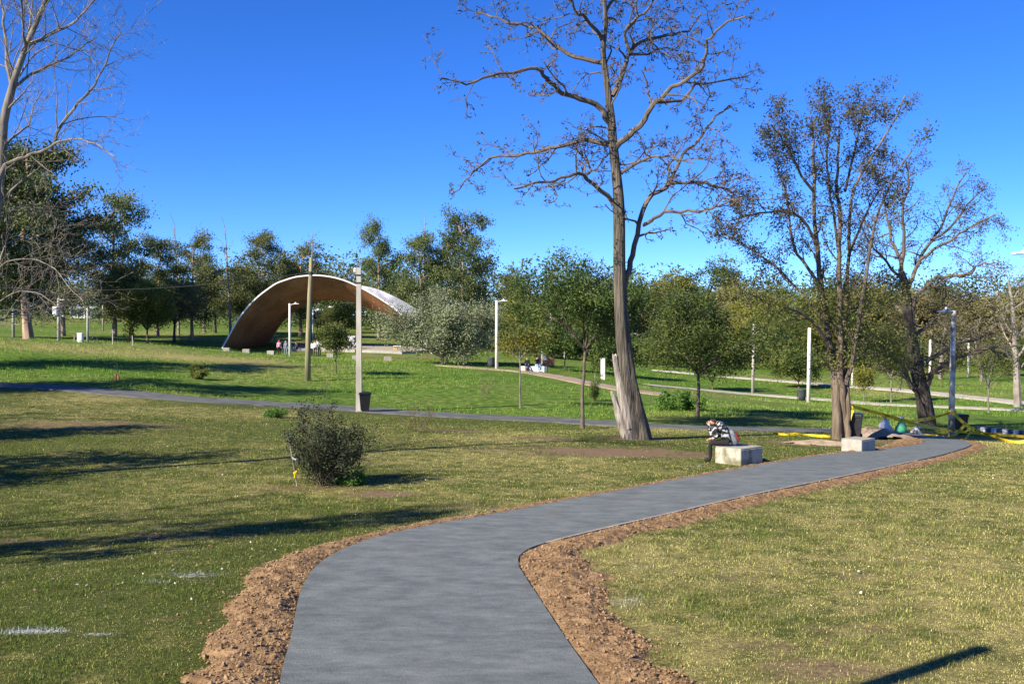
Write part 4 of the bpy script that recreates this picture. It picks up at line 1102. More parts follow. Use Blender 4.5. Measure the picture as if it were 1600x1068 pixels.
WOOD = [
 # kind, name, label, column, distance, top row, width
 ('euc_c', EUC, 'biggest dark eucalyptus at the left edge behind the pale bare tree', 45, 106, 222, 1.15),
 ('euc_c', EUC, 'dark eucalyptus at the extreme left edge of the picture', -25, 112, 240, 1.1),
 ('euc_d', EUC, 'eucalyptus just right of the biggest dark one, behind the post with the white box', 98, 125, 330, 1.0),
 ('euc_a', EUC, 'tall flat-topped eucalyptus right of the biggest dark one, left of the yellow green tree', 178, 128, 312, .9),
 ('rnd_b', 'broadleaf_tree', 'dense green tree under the flat-topped eucalyptus', 205, 118, 390, 1.1),
 ('euc_b', EUC, 'eucalyptus behind the yellow green tree at the lawn rim', 246, 135, 368, .9),
 ('euc_d', EUC, 'eucalyptus with pale trunk left of the left arch foot', 300, 128, 374, .9),
 ('rnd_c', 'broadleaf_tree', 'brownish bushy tree right of the yellow green tree', 272, 122, 430, 1.0),
 ('snag_a', 'dead_tree', 'bare dead spar rising above the eucalyptus behind the yellow green tree', 279, 140, 343, 1.0),
 ('snag_b', 'dead_tree', 'short dead spar left of the tall dead spar near the arch', 319, 150, 355, 1.0),
 ('snag_a', 'dead_tree', 'tall bare dead spar directly above the left foot of the arch', 360, 136, 348, 1.0),
 ('euc_b', EUC, 'slim eucalyptus right of the tall dead spar behind the arch', 408, 140, 362, .8),
 ('rnd_b', 'broadleaf_tree', 'dark round tree between the tall dead spar and slim eucalyptus', 378, 146, 398, 1.0),
 ('rnd_b', 'broadleaf_tree', 'green tree behind the left shoulder of the arch', 336, 150, 402, 1.0),
 ('euc_d', EUC, 'broad eucalyptus directly behind the wooden pole', 470, 146, 388, 1.1),
 ('snag_b', 'dead_tree', 'dead twisted spar showing over the tip of the wooden pole', 486, 130, 360, 1.0),
 ('bare_a', 'leafless_tree', 'grey leafless tree above the crown of the arch', 532, 175, 402, 1.3),
 ('rnd_b', 'broadleaf_tree', 'dark green tree behind the crown of the arch', 515, 165, 425, 1.2),
 ('euc_a', EUC, 'narrow tall eucalyptus right of the square concrete pole', 592, 142, 352, .62),
 ('rnd_d', 'broadleaf_tree', 'yellow green bushy tree seen under the arch', 540, 150, 470, 1.3),
 ('rnd_a', 'broadleaf_tree', 'green bushy tree under the arch left of the square pole', 505, 158, 478, 1.3),
 ('euc_b', EUC, 'left one of the tall eucalyptus pair behind the grey green tree', 655, 136, 365, .85),
 ('snag_a', 'dead_tree', 'thin dead spar above the left one of the eucalyptus pair', 661, 142, 330, .8),
 ('euc_a', EUC, 'tallest eucalyptus of the wood, right one of the pair behind the grey green tree', 722, 134, 338, .85),
 ('snag_b', 'dead_tree', 'dead top sticking out of the tallest eucalyptus', 724, 134.5, 320, .5),
 ('euc_d', EUC, 'eucalyptus between and behind the tall pair', 690, 150, 392, 1.0),
 ('rnd_b', 'broadleaf_tree', 'dark tree in the gap between narrow eucalyptus and the tall pair', 622, 172, 428, 1.2),
 ('snag_a', 'dead_tree', 'leaning dead snag right of the tallest eucalyptus', 768, 138, 418, 1.2),
 ('rnd_b', 'broadleaf_tree', 'dark tree behind the white lamp post at the dirt trail', 790, 150, 440, 1.2),
 ('rnd_b', 'broadleaf_tree', 'dark pointed tree right of the white lamp post at the dirt trail', 815, 158, 412, .9),
 ('rnd_c', 'broadleaf_tree', 'brown tree behind the two people on the white bench', 842, 146, 452, 1.2),
 ('bare_a', 'leafless_tree', 'left one of two leafless trees over the small flat-crowned tree', 890, 168, 392, 1.2),
 ('bare_b', 'leafless_tree', 'right one of two leafless trees over the small flat-crowned tree', 932, 175, 400, 1.1),
 ('rnd_a', 'broadleaf_tree', 'green tree behind the small flat-crowned tree', 905, 140, 440, 1.2),
 ('rnd_b', 'broadleaf_tree', 'green tree just left of the tall trunk in the far wood', 950, 150, 432, 1.1),
 ('rnd_e', 'broadleaf_tree', 'low dark thicket tree behind the white marker pillar in the far wood', 955, 128, 500, 1.4),
 ('rnd_a', 'broadleaf_tree', 'green tree just right of the tall trunk in the far wood', 1012, 152, 436, 1.1),
 ('rnd_d', 'broadleaf_tree', 'yellow green tree with bare top right of the tall trunk', 1035, 165, 420, 1.0),
 ('bare_b', 'leafless_tree', 'pale leafless tree in front of the white house', 1062, 140, 446, 1.2),
 ('rnd_a', 'broadleaf_tree', 'large rounded tree highest in the far wood above the forked small tree', 1108, 170, 396, 1.1),
 ('bare_a', 'leafless_tree', 'fine leafless crown on the right of the large rounded tree', 1126, 176, 392, 1.1),
 ('rnd_e', 'broadleaf_tree', 'dark thicket tree behind the forked small tree', 1058, 126, 498, 1.5),
 ('rnd_c', 'broadleaf_tree', 'brownish tree right of the large rounded tree', 1160, 160, 432, 1.2),
 ('rnd_d', 'broadleaf_tree', 'yellow green tree behind the leaning thin post', 1172, 142, 468, 1.3),
 ('rnd_b', 'broadleaf_tree', 'dark tree left of the many-stemmed tree in the far wood', 1205, 165, 436, 1.2),
 ('rnd_e', 'broadleaf_tree', 'dark green tree behind the leaning thin post, lower one', 1215, 138, 492, 1.4),
 ('rnd_a', 'broadleaf_tree', 'green tree behind the many-stemmed tree, left one', 1248, 150, 448, 1.2),
 ('rnd_b', 'broadleaf_tree', 'green tree behind the many-stemmed tree, right one', 1300, 168, 432, 1.3),
 ('rnd_d', 'broadleaf_tree', 'yellow green low tree behind the many-stemmed tree', 1278, 140, 488, 1.4),
 ('rnd_e', 'broadleaf_tree', 'dark low tree between the many-stemmed and the leaning tree', 1340, 142, 480, 1.4),
 ('rnd_c', 'broadleaf_tree', 'brown tree between the many-stemmed and the leaning tree', 1372, 165, 436, 1.3),
 ('rnd_c', 'broadleaf_tree', 'brown tree directly behind the leaning tree', 1432, 158, 440, 1.3),
 ('rnd_b', 'broadleaf_tree', 'green tree right of the leaning tree high on the horizon', 1482, 175, 428, 1.2),
 ('bare_b', 'leafless_tree', 'silvery leafless thicket behind the lamp post with the blue head', 1470, 112, 478, 1.5),
 ('bare_b', 'leafless_tree', 'silvery leafless thicket right of the lamp post with the blue head', 1535, 108, 485, 1.5),
 ('rnd_c', 'broadleaf_tree', 'brown tree right of the lamp post with the blue head', 1520, 150, 446, 1.3),
 ('rnd_b', 'broadleaf_tree', 'dark tree at the right edge in the far wood', 1570, 165, 428, 1.3),
 ('rnd_c', 'broadleaf_tree', 'brown tree cut by the right edge of the picture', 1612, 150, 440, 1.3),
 ('bare_a', 'leafless_tree', 'brown leafless tree with thick trunk at the right edge of the picture', 1592, 74, 378, 1.2),
 ('rnd_e', 'broadleaf_tree', 'low dark tree under the leafless one at the right edge', 1585, 118, 520, 1.3),
]
for kind, name, label, px, d, top, sx in WOOD:
    plant(kind, name, label, px, d, top, sx=sx)
# a low scrub closes the view under the crowns, far behind
def scrub(label, seed, cols, dist, top, m, lsize, per, kn):
    r = np.random.default_rng(seed); C = []
    for px in cols:
        for _ in range(per):
            x = px + r.uniform(-9, 9); d = r.uniform(*dist(x)); p = on(x, d); tp_ = top(x) * r.uniform(.4, 1.15); w = 1.4
            C.append(np.array(p) + np.c_[r.normal(0, w, kn), r.normal(0, 1.1, kn), r.random(kn) ** .8 * tp_])
    C = np.concatenate(C); n = len(C)
    me = leaf_mesh('scrub', C, r.normal(0, 1, (n, 3)), lsize * r.uniform(.6, 1.3, n), lsize * .55 * r.uniform(.6, 1.3, n), r)
    tag(link('scrub', me, m), label, 'undergrowth', kind='stuff')
scrub('dark undergrowth closing the view behind the far trees', 99, np.arange(-80, 1700, 9.0), lambda x: (178, 235) if x > 420 else (205, 250), lambda x: 13.5 if x > 360 else 10.0, 'leaf_euc', .75, 5, 95)
scrub('lighter green undergrowth under the edge of the right-hand wood', 98, np.arange(770, 1640, 12.0), lambda x: (126, 150), lambda x: 3.6, 'leaf_mid', .42, 3, 90)
scrub('added dark leaves standing for the shade beneath the eucalyptus wood on the left', 96, np.arange(-80, 470, 14.0), lambda x: (165, 190), lambda x: 5.0, 'leaf_euc_dark', .45, 2, 90)  # dark band added in place of tree shade on the grass
scrub('brown twiggy undergrowth among the right-hand wood', 97, np.arange(900, 1640, 16.0), lambda x: (135, 165), lambda x: 6.5, 'leaf_brown', .45, 3, 80)
# trees left of the picture: only their shadows fall into it
plant('rnd_a', 'broadleaf_tree', 'leafy tree outside the left edge darkening the lawn below the old path', 0, 0, h=8.5, group='trees left of the picture', loc=(-20.5, 20.0))
plant('rnd_b', 'broadleaf_tree', 'second leafy tree outside the left edge darkening the lawn', 0, 0, h=8, group='trees left of the picture', loc=(-23, 27.5))
plant('bare_a', 'leafless_tree', 'leafless tree outside the left edge whose shadow crosses the near lawn', 0, 0, h=11, group='trees left of the picture', loc=(-19.5, 9.2))
plant('euc_d', EUC, 'slender young eucalyptus outside the left edge casting the dark band on the near lawn', 0, 0, h=8.6, sx=.42, group='trees left of the picture', loc=(-12.8, 11.2))
plant('bare_b', 'leafless_tree', 'second leafless tree outside the left edge shading the middle lawn', 0, 0, h=12, group='trees left of the picture', loc=(-27, 17.5))
plant('bare_a', 'leafless_tree', 'third leafless tree outside the left edge near the old path', 0, 0, h=13, group='trees left of the picture', loc=(-33, 28))
plant('euc_a', EUC, 'eucalyptus outside the left edge shading the old path', 0, 0, h=14, group='trees left of the picture', loc=(-31.5, 45))
plant('euc_b', EUC, 'eucalyptus outside the left edge shading the left meadow', 0, 0, h=15, group='trees left of the picture', loc=(-37.5, 59))

# ------------------------------------------------------------------ brick vault over the open-air stage
def vault():
    D = 116.0
    near_px = [(346,544),(361,517),(373,496),(387.5,477.5),(402,463),(416,452),(431,442),(445,436.6),(459,432.3),(474,430),(495,429),(517,431.5),(538,437),(560,446.5),(580,457),(604,472),(620,484),(631.5,494),(647,511),(661,530),(672,547),(680,560)]
    N3 = np.array([tuple(lift(x, y, D)) for x, y in near_px])
    N3 = catmull(N3, 4)
    n = len(N3)
    T = np.gradient(N3, axis=0); T /= np.linalg.norm(T, axis=1)[:, None]
    inw = np.stack([T[:, 2], np.zeros(n), -T[:, 0]], -1)          # towards the inside of the arch
    s = np.linspace(0, 1, n)
    prof = np.sin(PI * s) ** 0.6
    base = Vector((float(N3[:, 0].mean()), D + 6, hz(float(N3[:, 0].mean()), D + 6)))
    t = thing('brick_vault', 'free-standing brick vault with white rim curving over the stage', 'vault', base)
    K = 12; th = 0.125
    sag = 0.5 + 1.75 * prof
    under = []; top = []
    for k in range(K + 1):
        u = k / K
        off = np.array([2.2 * u, 12.0 * u, 0.0])
        w = 4 * u * (1 - u)
        low = -0.7 * u * prof
        c = N3 + off + inw * (sag * w)[:, None]; c[:, 2] += low
        # feet stay on the ground
        under.append(c + inw * th); top.append(c.copy())
    U = np.stack(under, 1) - np.array(base); O = np.stack(top, 1) - np.array(base)
    def sheet(name, G, m, flip, uvs=False):
        a, b = G.shape[:2]; ii = np.arange(a * b).reshape(a, b)
        q = np.stack([ii[:-1, :-1], ii[1:, :-1], ii[1:, 1:], ii[:-1, 1:]], -1).reshape(-1, 4)
        if flip: q = q[:, ::-1]
        me = mesh_arrays(name, G.reshape(-1, 3), q, 4)
        if uvs:
            ln = np.concatenate([[0], np.cumsum(np.linalg.norm(np.diff(N3, axis=0), axis=1))])
            uv = np.stack(np.meshgrid(ln, np.linspace(0, 12.6, b), indexing='ij'), -1).reshape(-1, 2)
            lay = me.uv_layers.new(name='UVMap'); lay.data.foreach_set('uv', uv[q.ravel()].astype(np.float32).ravel())
        return link(name, me, m, t, True)
    sheet('brick_soffit', U, 'brick_under', True, True)
    sheet('shell_top', O, 'vault_top', False)
    for nm, k, sg in (('white_rim', 0, -1), ('back_rim', K, 1)):
        A = O[:, k] - inw * 0.012; B = U[:, k] + inw * 0.012
        e = np.array([0, 0.06 * sg, 0])
        G = np.stack([A - e * 2, A + e, B + e, B - e * 2], 1)
        a, b = G.shape[:2]; ii = np.arange(a * b).reshape(a, b)
        q = np.stack([ii[:-1, :-1], ii[1:, :-1], ii[1:, 1:], ii[:-1, 1:]], -1).reshape(-1, 4)
        link(nm, mesh_arrays(nm, G.reshape(-1, 3), q, 4), 'white_paint', t)
vault()

def flat_slab(name, pxs, up, thick, m, kind='structure', label=None, cat=None):
    P3 = [at(x, y) for x, y in pxs]
    n = len(P3)
    V = [(p[0], p[1], p[2] + up) for p in P3] + [(p[0], p[1], p[2] - thick) for p in P3]
    F = [list(range(n)), list(range(2 * n - 1, n - 1, -1))] + [[i, i + n, (i + 1) % n + n, (i + 1) % n] for i in range(n)]
    b = MB(); b.add(V, F); o = b.build(name, m); return tag(o, label, cat, kind=kind)
flat_slab('stage_floor', [(440,547.5),(480,548.5),(530,549.5),(580,551),(628,553),(668,551),(650,543.5),(600,540.5),(545,539),(490,539.5),(455,541.5)], 0.30, 0.5, 'concrete')

# concrete seat blocks on the lawn in front of the stage
def block(name, label, p, size, rz, m, cat, group=None, bevel=.015):
    b = MB(); b.box((0, 0, size[2] / 2 - .04), (size[0], size[1], size[2] + .08), bevel=bevel)
    o = b.build(name, m); o.location = p; o.rotation_euler = (0, 0, rz); return tag(o, label, cat, group)
for (x, y, w), lab in zip([(354,549,.75),(385,551,.75),(424,553.5,.8),(516,558,.7),(557,561.5,.8),(606,563.5,.75)],
        ['concrete seat block nearest the left foot of the arch','second concrete seat block from the left foot of the arch','third concrete seat block from the left, before the red-hooded person',
         'concrete seat block partly behind the little round tree','concrete seat block behind the square concrete pole','rightmost concrete seat block, left of the grey green tree']):
    block('seat_block', lab, at(x, y), (w, .6, .42), random.uniform(-.15, .15), 'concrete', 'seat block', 'concrete seat blocks before the stage')

# the two big bench blocks by the new path and the white bench by the trail
A = at(1160, 727.5); B = at(1121, 722.5); Cc = at(1192, 722.5)
ang = math.atan2(Cc[1] - A[1], Cc[0] - A[0])
ctr = A + (B - A).normalized() * .42 + Vector((math.cos(ang), math.sin(ang), 0)) * .48
def bench_block(label, c, lx, ly, h, rz, m='concrete_bench'):
    t = thing('bench_block', label, 'bench', (c[0], c[1], hz(c[0], c[1])), rz, 'concrete bench blocks by the new path')
    b = MB(); b.box((0, 0, h / 2 - .05), (lx, ly, h + .1), bevel=.02); b.build('block', m, t)
    b = MB(); b.box((0, 0, h + .012), (lx * .97, ly * .97, .025), bevel=.008); b.build('top_slab', 'concrete', t)
    return t
ra = math.radians(41)
bench_block('stained concrete bench block on which the hunched person sits', ctr, .98, .84, .43, ra)
c2 = at(1341, 705)
bench_block('plain grey concrete bench block in front of the black wheelie bin', c2, .84, .72, .40, ra, 'concrete')
p = at(834, 580)
t = thing('long_bench', 'long white concrete bench with dark end beside the dirt trail', 'bench', p, -.12)
b = MB(); b.box((-.1, 0, .2), (2.1, .5, .5), bevel=.02); b.build('seat_block', 'white_paint', t)
b = MB(); b.box((1.08, 0, .2), (.24, .5, .49), bevel=.02); b.build('dark_end', 'kerb_blue', t)

# ------------------------------------------------------------------ posts and lamps
def lamp_post(label, p, h, r0, r1, m, arm=1, arm_len=.9, head='lamp_white', name='lamp_post', lean=0.0, sides=10, double=False, curve=False, cat='lamp post', group='lamp posts'):
    t = thing(name, label, cat, p, 0, group)
    b = MB(); b.tube([(0, 0, -.3), (lean * h * .5, 0, h * .5), (lean * h, 0, h)], [r0, (r0 + r1) / 2, r1], sides); b.build('pole', m, t, True)
    for s in ([-1, 1] if double else [arm]):
        if s == 0: continue
        b = MB(); x = lean * h; zt = h - .12
        if curve:
            b.tube([(x, 0, zt - .3), (x + s * .25, 0, zt + .25), (x + s * .6, 0, zt + .5), (x + s * arm_len, 0, zt + .55)], [.035] * 4, 6); hz_ = zt + .55
        else:
            b.tube([(x, 0, zt - .1), (x + s * arm_len * .5, 0, zt + .02), (x + s * arm_len, 0, zt + .06)], [.035] * 3, 6); hz_ = zt + .06
        b.build('arm', 'lamp_white' if not curve else m, t)
        b = MB(); b.box((x + s * (arm_len + .26), 0, hz_ + .02), (.62, .24, .07), bevel=.02); b.box((x + s * (arm_len + .18), 0, hz_ + .08), (.25, .16, .08), bevel=.02)
        hd = b.build('lamp_head', head, t)
        b = MB(); b.lathe([(.035, 0), (.05, .03), (.05, .08), (.02, .10)], (x + s * (arm_len + .2), 0, hz_ + .12), 8); b.build('sensor', 'lamp_white', hd)
    return t
def post_at(label, px, py, top, r0, r1, m, **k):
    p = at(px, py); h = lift(px, top, p[1])[2] - p[2]
    return lamp_post(label, p, h, r0, r1, m, **k)
post_at('white lamp post left of the wooden pole before the stage', 453, 557, 474, .15, .11, 'white_post', arm_len=.45)
post_at('white lamp post beside the dark litter bin on the dirt trail', 776, 576.5, 469, .145, .11, 'white_post', arm_len=.4)
post_at('double-headed pale lamp post behind the people on the white bench', 843, 573, 519, .16, .12, 'concrete_post', double=True, arm_len=.25)
post_at('greenish steel lamp post with bent arm left of the trail lamp', 761, 545, 497, .10, .08, 'wood_post', curve=True, arm_len=1.5)
post_at('thin lamp post right of the narrow eucalyptus behind the stage', 606, 528, 487, .12, .09, 'concrete_post', arm_len=.5)
post_at('thin white lamp post seen under the arch', 489, 530, 483, .11, .08, 'white_post', arm_len=.5)
post_at('dark lamp post with bent arm seen under the arch', 496, 531, 485, .09, .08, 'dark_metal', curve=True, arm_len=1.5)
post_at('mottled lamp post with blue lamp head holding the yellow tape', 1486, 682, 485, .138, .10, 'mottled_post', arm=-1, arm_len=.12, head='lamp_blue', lean=.012)
post_at('pale post with slight lean left of the far path bin', 1176, 614.5, 505, .14, .10, 'concrete_post', arm=0, lean=.012, name='utility_post', cat='post', group='bare posts')
post_at('white post beside the grey litter bin on the far path', 1263, 629, 512, .15, .12, 'white_post', arm=0, lean=.01, name='utility_post', cat='post', group='bare posts')
post_at('thin dark post behind the forked small tree', 1133, 577, 528, .09, .07, 'wood_post', arm=0, name='utility_post', cat='post', group='bare posts')
post_at('pale green post right of the brick pillar', 861, 572, 489, .15, .11, 'steel_green', arm=0, name='utility_post', cat='post', group='bare posts')
post_at('thin white post between the brick pillar and the white marker pillar', 882, 562, 521, .08, .07, 'white_post', arm=0, name='utility_post', cat='post', group='bare posts')
post_at('white post right of the many-stemmed tree behind its foliage', 1332, 602, 546, .13, .10, 'white_post', arm=0, name='utility_post', cat='post', group='bare posts')
post_at('slim white post on the slope right of the blue-headed lamp', 1513, 589, 528, .13, .10, 'white_post', arm=0, name='utility_post', cat='post', group='bare posts')
post_at('pale post just right of the leaning tree trunk', 1453, 604, 530, .14, .11, 'white_post', arm=0, name='utility_post', cat='post', group='bare posts')
post_at('dark post at the far left edge beneath the eucalyptus', 21, 527, 463, .16, .13, 'concrete_post', arm=0, name='utility_post', cat='post', group='bare posts')
post_at('pale trunk-like post between the eucalyptus at the far left', 161, 517, 476, .12, .10, 'concrete_post', arm=0, name='utility_post', cat='post', group='bare posts')
# lamp whose post stands outside the right edge, only its head reaching in
pp = on(1618, 30.0); hh = lift(1618, 399, 30.0)[2] - pp[2]
lamp_post('near lamp post at the right edge, only its white head in view', pp, hh + .1, .12, .08, 'concrete_post', arm=-1, arm_len=.12)

lamp_post('lamp post left of the camera, outside the picture, its shadow tip on the right lawn', Vector((-3.9, 3.9, hz(-3.9, 3.9))), 6.7, .15, .11, 'concrete_post', arm=0)
# square concrete pole with insulator, wooden pole with cable
p = at(561, 643); h = lift(562, 418, p[1])[2] - p[2]
t = thing('concrete_pole', 'square weathered concrete pole with wheelie bin at its foot', 'pole', p)
b = MB(); b.add([(-.14,-.13,-.3),(.14,-.13,-.3),(.14,.13,-.3),(-.14,.13,-.3),(-.09,-.09,h),(.12,-.09,h),(.12,.09,h),(-.09,.09,h)], [(0,1,2,3),(4,7,6,5),(0,4,5,1),(1,5,6,2),(2,6,7,3),(3,7,4,0)]); b.build('pole', 'concrete_post', t)
b = MB(); b.lathe([(.03,0),(.07,.04),(.05,.09),(.075,.13),(.04,.20)], (-.17, -.02, h - .22), 8); b.build('insulator', 'lamp_white', t)
for z in (h - .35, h - .72):
    b = MB(); b.box((.015, -.115, z), (.26, .03, .05)); b.build('clamp', 'dark_metal', t)
p = at(480.5, 595); h = lift(484, 402, p[1])[2] - p[2]
wp = thing('wooden_pole', 'tall greenish wooden pole leaning slightly left of the square pole', 'pole', p)
b = MB(); b.tube([(0,0,-.3),(.06,0,h*.35),(.17,0,h*.7),(.27,0,h)], [.21,.17,.15,.11], 10); b.build('pole', 'wood_post', wp, True)
b = MB(); b.tube([(.235,0,h*.86),(.24,0,h*.885)], [.15,.15], 10); b.build('band', 'dark_metal', wp)
A = Vector((p[0] + .24, p[1], p[2] + h * .88)); B = lift(-160, 428, 92.0)
b = MB(); pts = []
for i in range(25):
    f = i / 24; q = A.lerp(B, f); q.z -= 1.3 * 4 * f * (1 - f); pts.append(tuple(q))
b.tube(pts, [.022] * 25, 5); tag(b.build('overhead_cable', 'cable'), 'thin dark cable sagging from the wooden pole to the left', 'cable')

# left: post with white equipment box, its neighbour, white cabinet and short stakes
p = on(92, 91.0); p.z = hz(p.x, p.y); h = lift(92, 465, 91.0)[2] - p.z
t = thing('equipment_post', 'concrete post carrying a white electrical box on the left lawn rim', 'post', p)
b = MB(); b.tube([(0,0,-.3),(0,0,h)], [.16,.12], 10); b.build('pole', 'concrete_post', t, True)
b = MB(); b.box((-.22,-.12,h-1.15),(.42,.35,.75), bevel=.03); bx_ = b.build('electrical_box', 'lamp_white', t)
b = MB(); b.box((-.22,-.31,h-1.15),(.30,.02,.60)); b.build('box_door', 'white_wall', bx_)
b = MB(); b.tube([(-.45,0,h-1.62),(-.1,0,h-1.50),(.12,0,h-1.50),(.42,0,h-1.66)],[.05]*4,6); b.build('bracket', 'lamp_white', t)
b = MB(); b.box((.30,0,h-.18),(.50,.16,.07), bevel=.02); b.build('lamp_head', 'lamp_white', t)
p = on(137, 91.0); h = lift(137, 481, 91.0)[2] - p.z
t = thing('utility_post', 'slim grey post just right of the white cabinet on the left lawn rim', 'post', p, 0, 'bare posts')
b = MB(); b.tube([(0,0,-.3),(0,0,h)], [.11,.09], 9); b.build('pole', 'concrete_post', t, True)
b = MB(); b.box((0,0,h+.05),(.30,.16,.12), bevel=.02); b.build('cap', 'dark_metal', t)
p = on(125.5, 90.0)
t = thing('metal_cabinet', 'small white metal cabinet standing on the left lawn rim', 'cabinet', p)
b = MB(); b.box((0,0,.36),(.44,.36,.80), bevel=.015); cb = b.build('case', 'white_paint', t)
b = MB(); b.box((.02,-.19,.40),(.30,.02,.62)); b.build('door', 'white_wall', cb)
b = MB(); b.box((0,0,.785),(.50,.42,.05), bevel=.01); b.build('lid', 'white_wall', t)
for x, hh, lab in ((116,.62,'short wooden stake left of the white cabinet'),(176,1.3,'thin grey stake left of the yellow green tree'),(207,.85,'thin grey stake under the yellow green tree')):
    p = on(x, 90.0); b = MB(); b.tube([(0,0,-.1),(.01,0,hh*.5),(0,0,hh)],[.055,.052,.045],7); b.tube([(0,0,hh-.08),(0,0,hh-.03)],[.06,.06],7)
    o = b.build('stake', 'wood_post' if x == 116 else 'concrete_post'); o.location = p; tag(o, lab, 'stake', 'stakes on the lawn')
# stakes nearer the camera
def stake(label, px, py, top, r, m, lean=0.0, extra=None):
    p = at(px, py); h = lift(px, top, p[1])[2] - p[2]
    t = thing('stake', label, 'stake', p, 0, 'stakes on the lawn')
    b = MB(); b.tube([(0,0,-.08),(lean*h*.5,.01,h*.5),(lean*h,0,h)],[r,r*.95,r*.85],7); b.build('stick', m, t)
    if extra: extra(t, h)
    return t
def clay(t, h):
    b = MB(); b.box((-.07,-.04,.16),(.12,.12,.36), bevel=.02, taper=.85); b.box((.075,-.03,.15),(.11,.11,.34), bevel=.02, taper=.9); b.build('clay_footing', 'orange_clay', t)
stake('wooden stake with orange footing near the old path at the left', 183, 593, 567, .03, 'stake_wood', 0, clay)
stake('pale leaning stake beside the little leafy shrub', 298, 591, 569, .03, 'dead_wood', .35)
stake('thin straw-coloured stake left of the square concrete pole', 511, 610, 593, .022, 'stake_wood')
def ribbon_knot(t, h):
    b = MB(); b.box((-.05,-.03,.30),(.07,.05,.07), bevel=.015, M=Matrix.Rotation(.4,4,'Y')); b.box((-.005,-.03,.355),(.10,.02,.03), M=Matrix.Rotation(-.7,4,'Y')); b.box((-.06,-.03,.235),(.03,.02,.09)); b.build('yellow_ribbon', 'tape_yellow', t)
    b = MB(); b.box((-.07,-.03,.62),(.12,.05,.04), M=Matrix.Rotation(.5,4,'Y')); b.build('tie', 'sack_white', t)
stake('pale stake with yellow ribbon supporting the dark bush', 465, 759, 680, .019, 'dead_wood', -.18, ribbon_knot)
stake('pale stake standing by the thin sapling before the white marker pillar', 930, 622, 582, .045, 'dead_wood')

# white marker pillar and brick pillar
p = at(942, 592.5)
t = thing('marker_pillar', 'plain white upright marker pillar on the grass', 'pillar', p)
h = lift(942, 560, p[1])[2] - p[2]
b = MB(); b.box((0,0,h/2-.05),(.34,.30,h+.1), bevel=.015); b.build('shaft', 'white_paint', t)
b = MB(); b.box((0,0,h+.012),(.38,.34,.03), bevel=.008); b.build('cap', 'white_wall', t)
p = at(855, 571.5); h = lift(855, 547, p[1])[2] - p[2]
t = thing('brick_pillar', 'stout red brick pillar with pale cap and white notice', 'pillar', p, .25)
W = .62
b = MB(); b.box((0,0,h/2),(W*2-.04,W*1.4-.04,h)); core = b.build('mortar_core', 'mortar', t)
bm_ = MB(); bm_.box((0,0,0),(.27,.12,.095), bevel=.008); bme = bm_.build('brick', 'brick_red', t); bmesh_shared = bme.data
first = True
rows = int(h / .115)
for r_ in range(rows):
    z = .05 + r_ * .115
    for i in range(4):
        x = -W + .155 + i * .305 + (.06 if r_ % 2 else -.03)
        if abs(x) > W: continue
        o = bme if first else bpy.data.objects.new('brick', bmesh_shared)
        if not first: COL.objects.link(o); o.parent = t
        first = False
        o.location = (x, -W * .7, z)
    for i in range(3):
        o = bpy.data.objects.new('brick', bmesh_shared); COL.objects.link(o); o.parent = t
        o.location = (W, -W*.7 + .2 + i * .29 + (.05 if r_ % 2 else -.04), z); o.rotation_euler = (0,0,PI/2)
b = MB(); b.box((0,0,h+.05),(W*2+.2,W*1.4+.2,.13), bevel=.02); b.build('cap', 'concrete', t)
b = MB(); b.box((-.42,-W*.7-.085,h*.55),(.36,.03,.55)); b.build('notice', 'white_paint', t)

# ------------------------------------------------------------------ bins
def wheelie_bin(label, p, rz):
    t = thing('wheelie_bin', label, 'bin', p, rz, 'black wheelie bins')
    b = MB()
    v = []
    for z, wx, wy in ((.06,.20,.22),(.86,.27,.32)): v += [(-wx,-wy,z),(wx,-wy,z),(wx,wy,z),(-wx,wy,z)]
    b.add(v, [(3,2,1,0),(4,5,6,7),(0,1,5,4),(1,2,6,5),(2,3,7,6),(3,0,4,7)]); b.box((0,0,.87),(.60,.70,.05), bevel=.01); b.build('body', 'bin_black', t)
    b = MB(); b.box((0,-.01,.925),(.60,.72,.06), bevel=.02, taper=.92); b.tube([(-.27,.38,.93),(.27,.38,.93)],[.025,.025],7); b.build('lid', 'bin_black', t)
    for s in (-1,1):
        b = MB(); b.tube([(s*.20,.26,.10),(s*.255,.26,.10)],[.10,.10],14); b.build('wheel', 'rubber', t)
    return t
wheelie_bin('black wheelie bin at the foot of the square concrete pole', at(569, 643), .3)
wheelie_bin('black wheelie bin beside the many-stemmed tree', at(1335, 686), -.4)
wheelie_bin('black wheelie bin hidden behind the taped lamp post', on(1499, float(at(1486,682)[1]) + .9), .2)
def litter_bin(label, p):
    t = thing('litter_bin', label, 'bin', p, 0, 'grey round litter bins')
    b = MB(); b.lathe([(.26,.12),(.30,.5),(.32,.95),(.33,.97),(.30,.98),(.29,.6)], (0,0,0), 16); b.build('drum', 'bin_grey', t, True)
    b = MB()
    for s in (-1,1): b.tube([(s*.36,0,-.1),(s*.36,0,.75)],[.025,.025],6)
    b.tube([(-.36,0,.7),(.36,0,.7)],[.02,.02],6); b.build('frame', 'dark_metal', t)
litter_bin('dark round litter bin beside the white trail lamp post', at(768, 575.5))
litter_bin('grey round litter bin beside the white post on the far path', at(1253, 627.5))

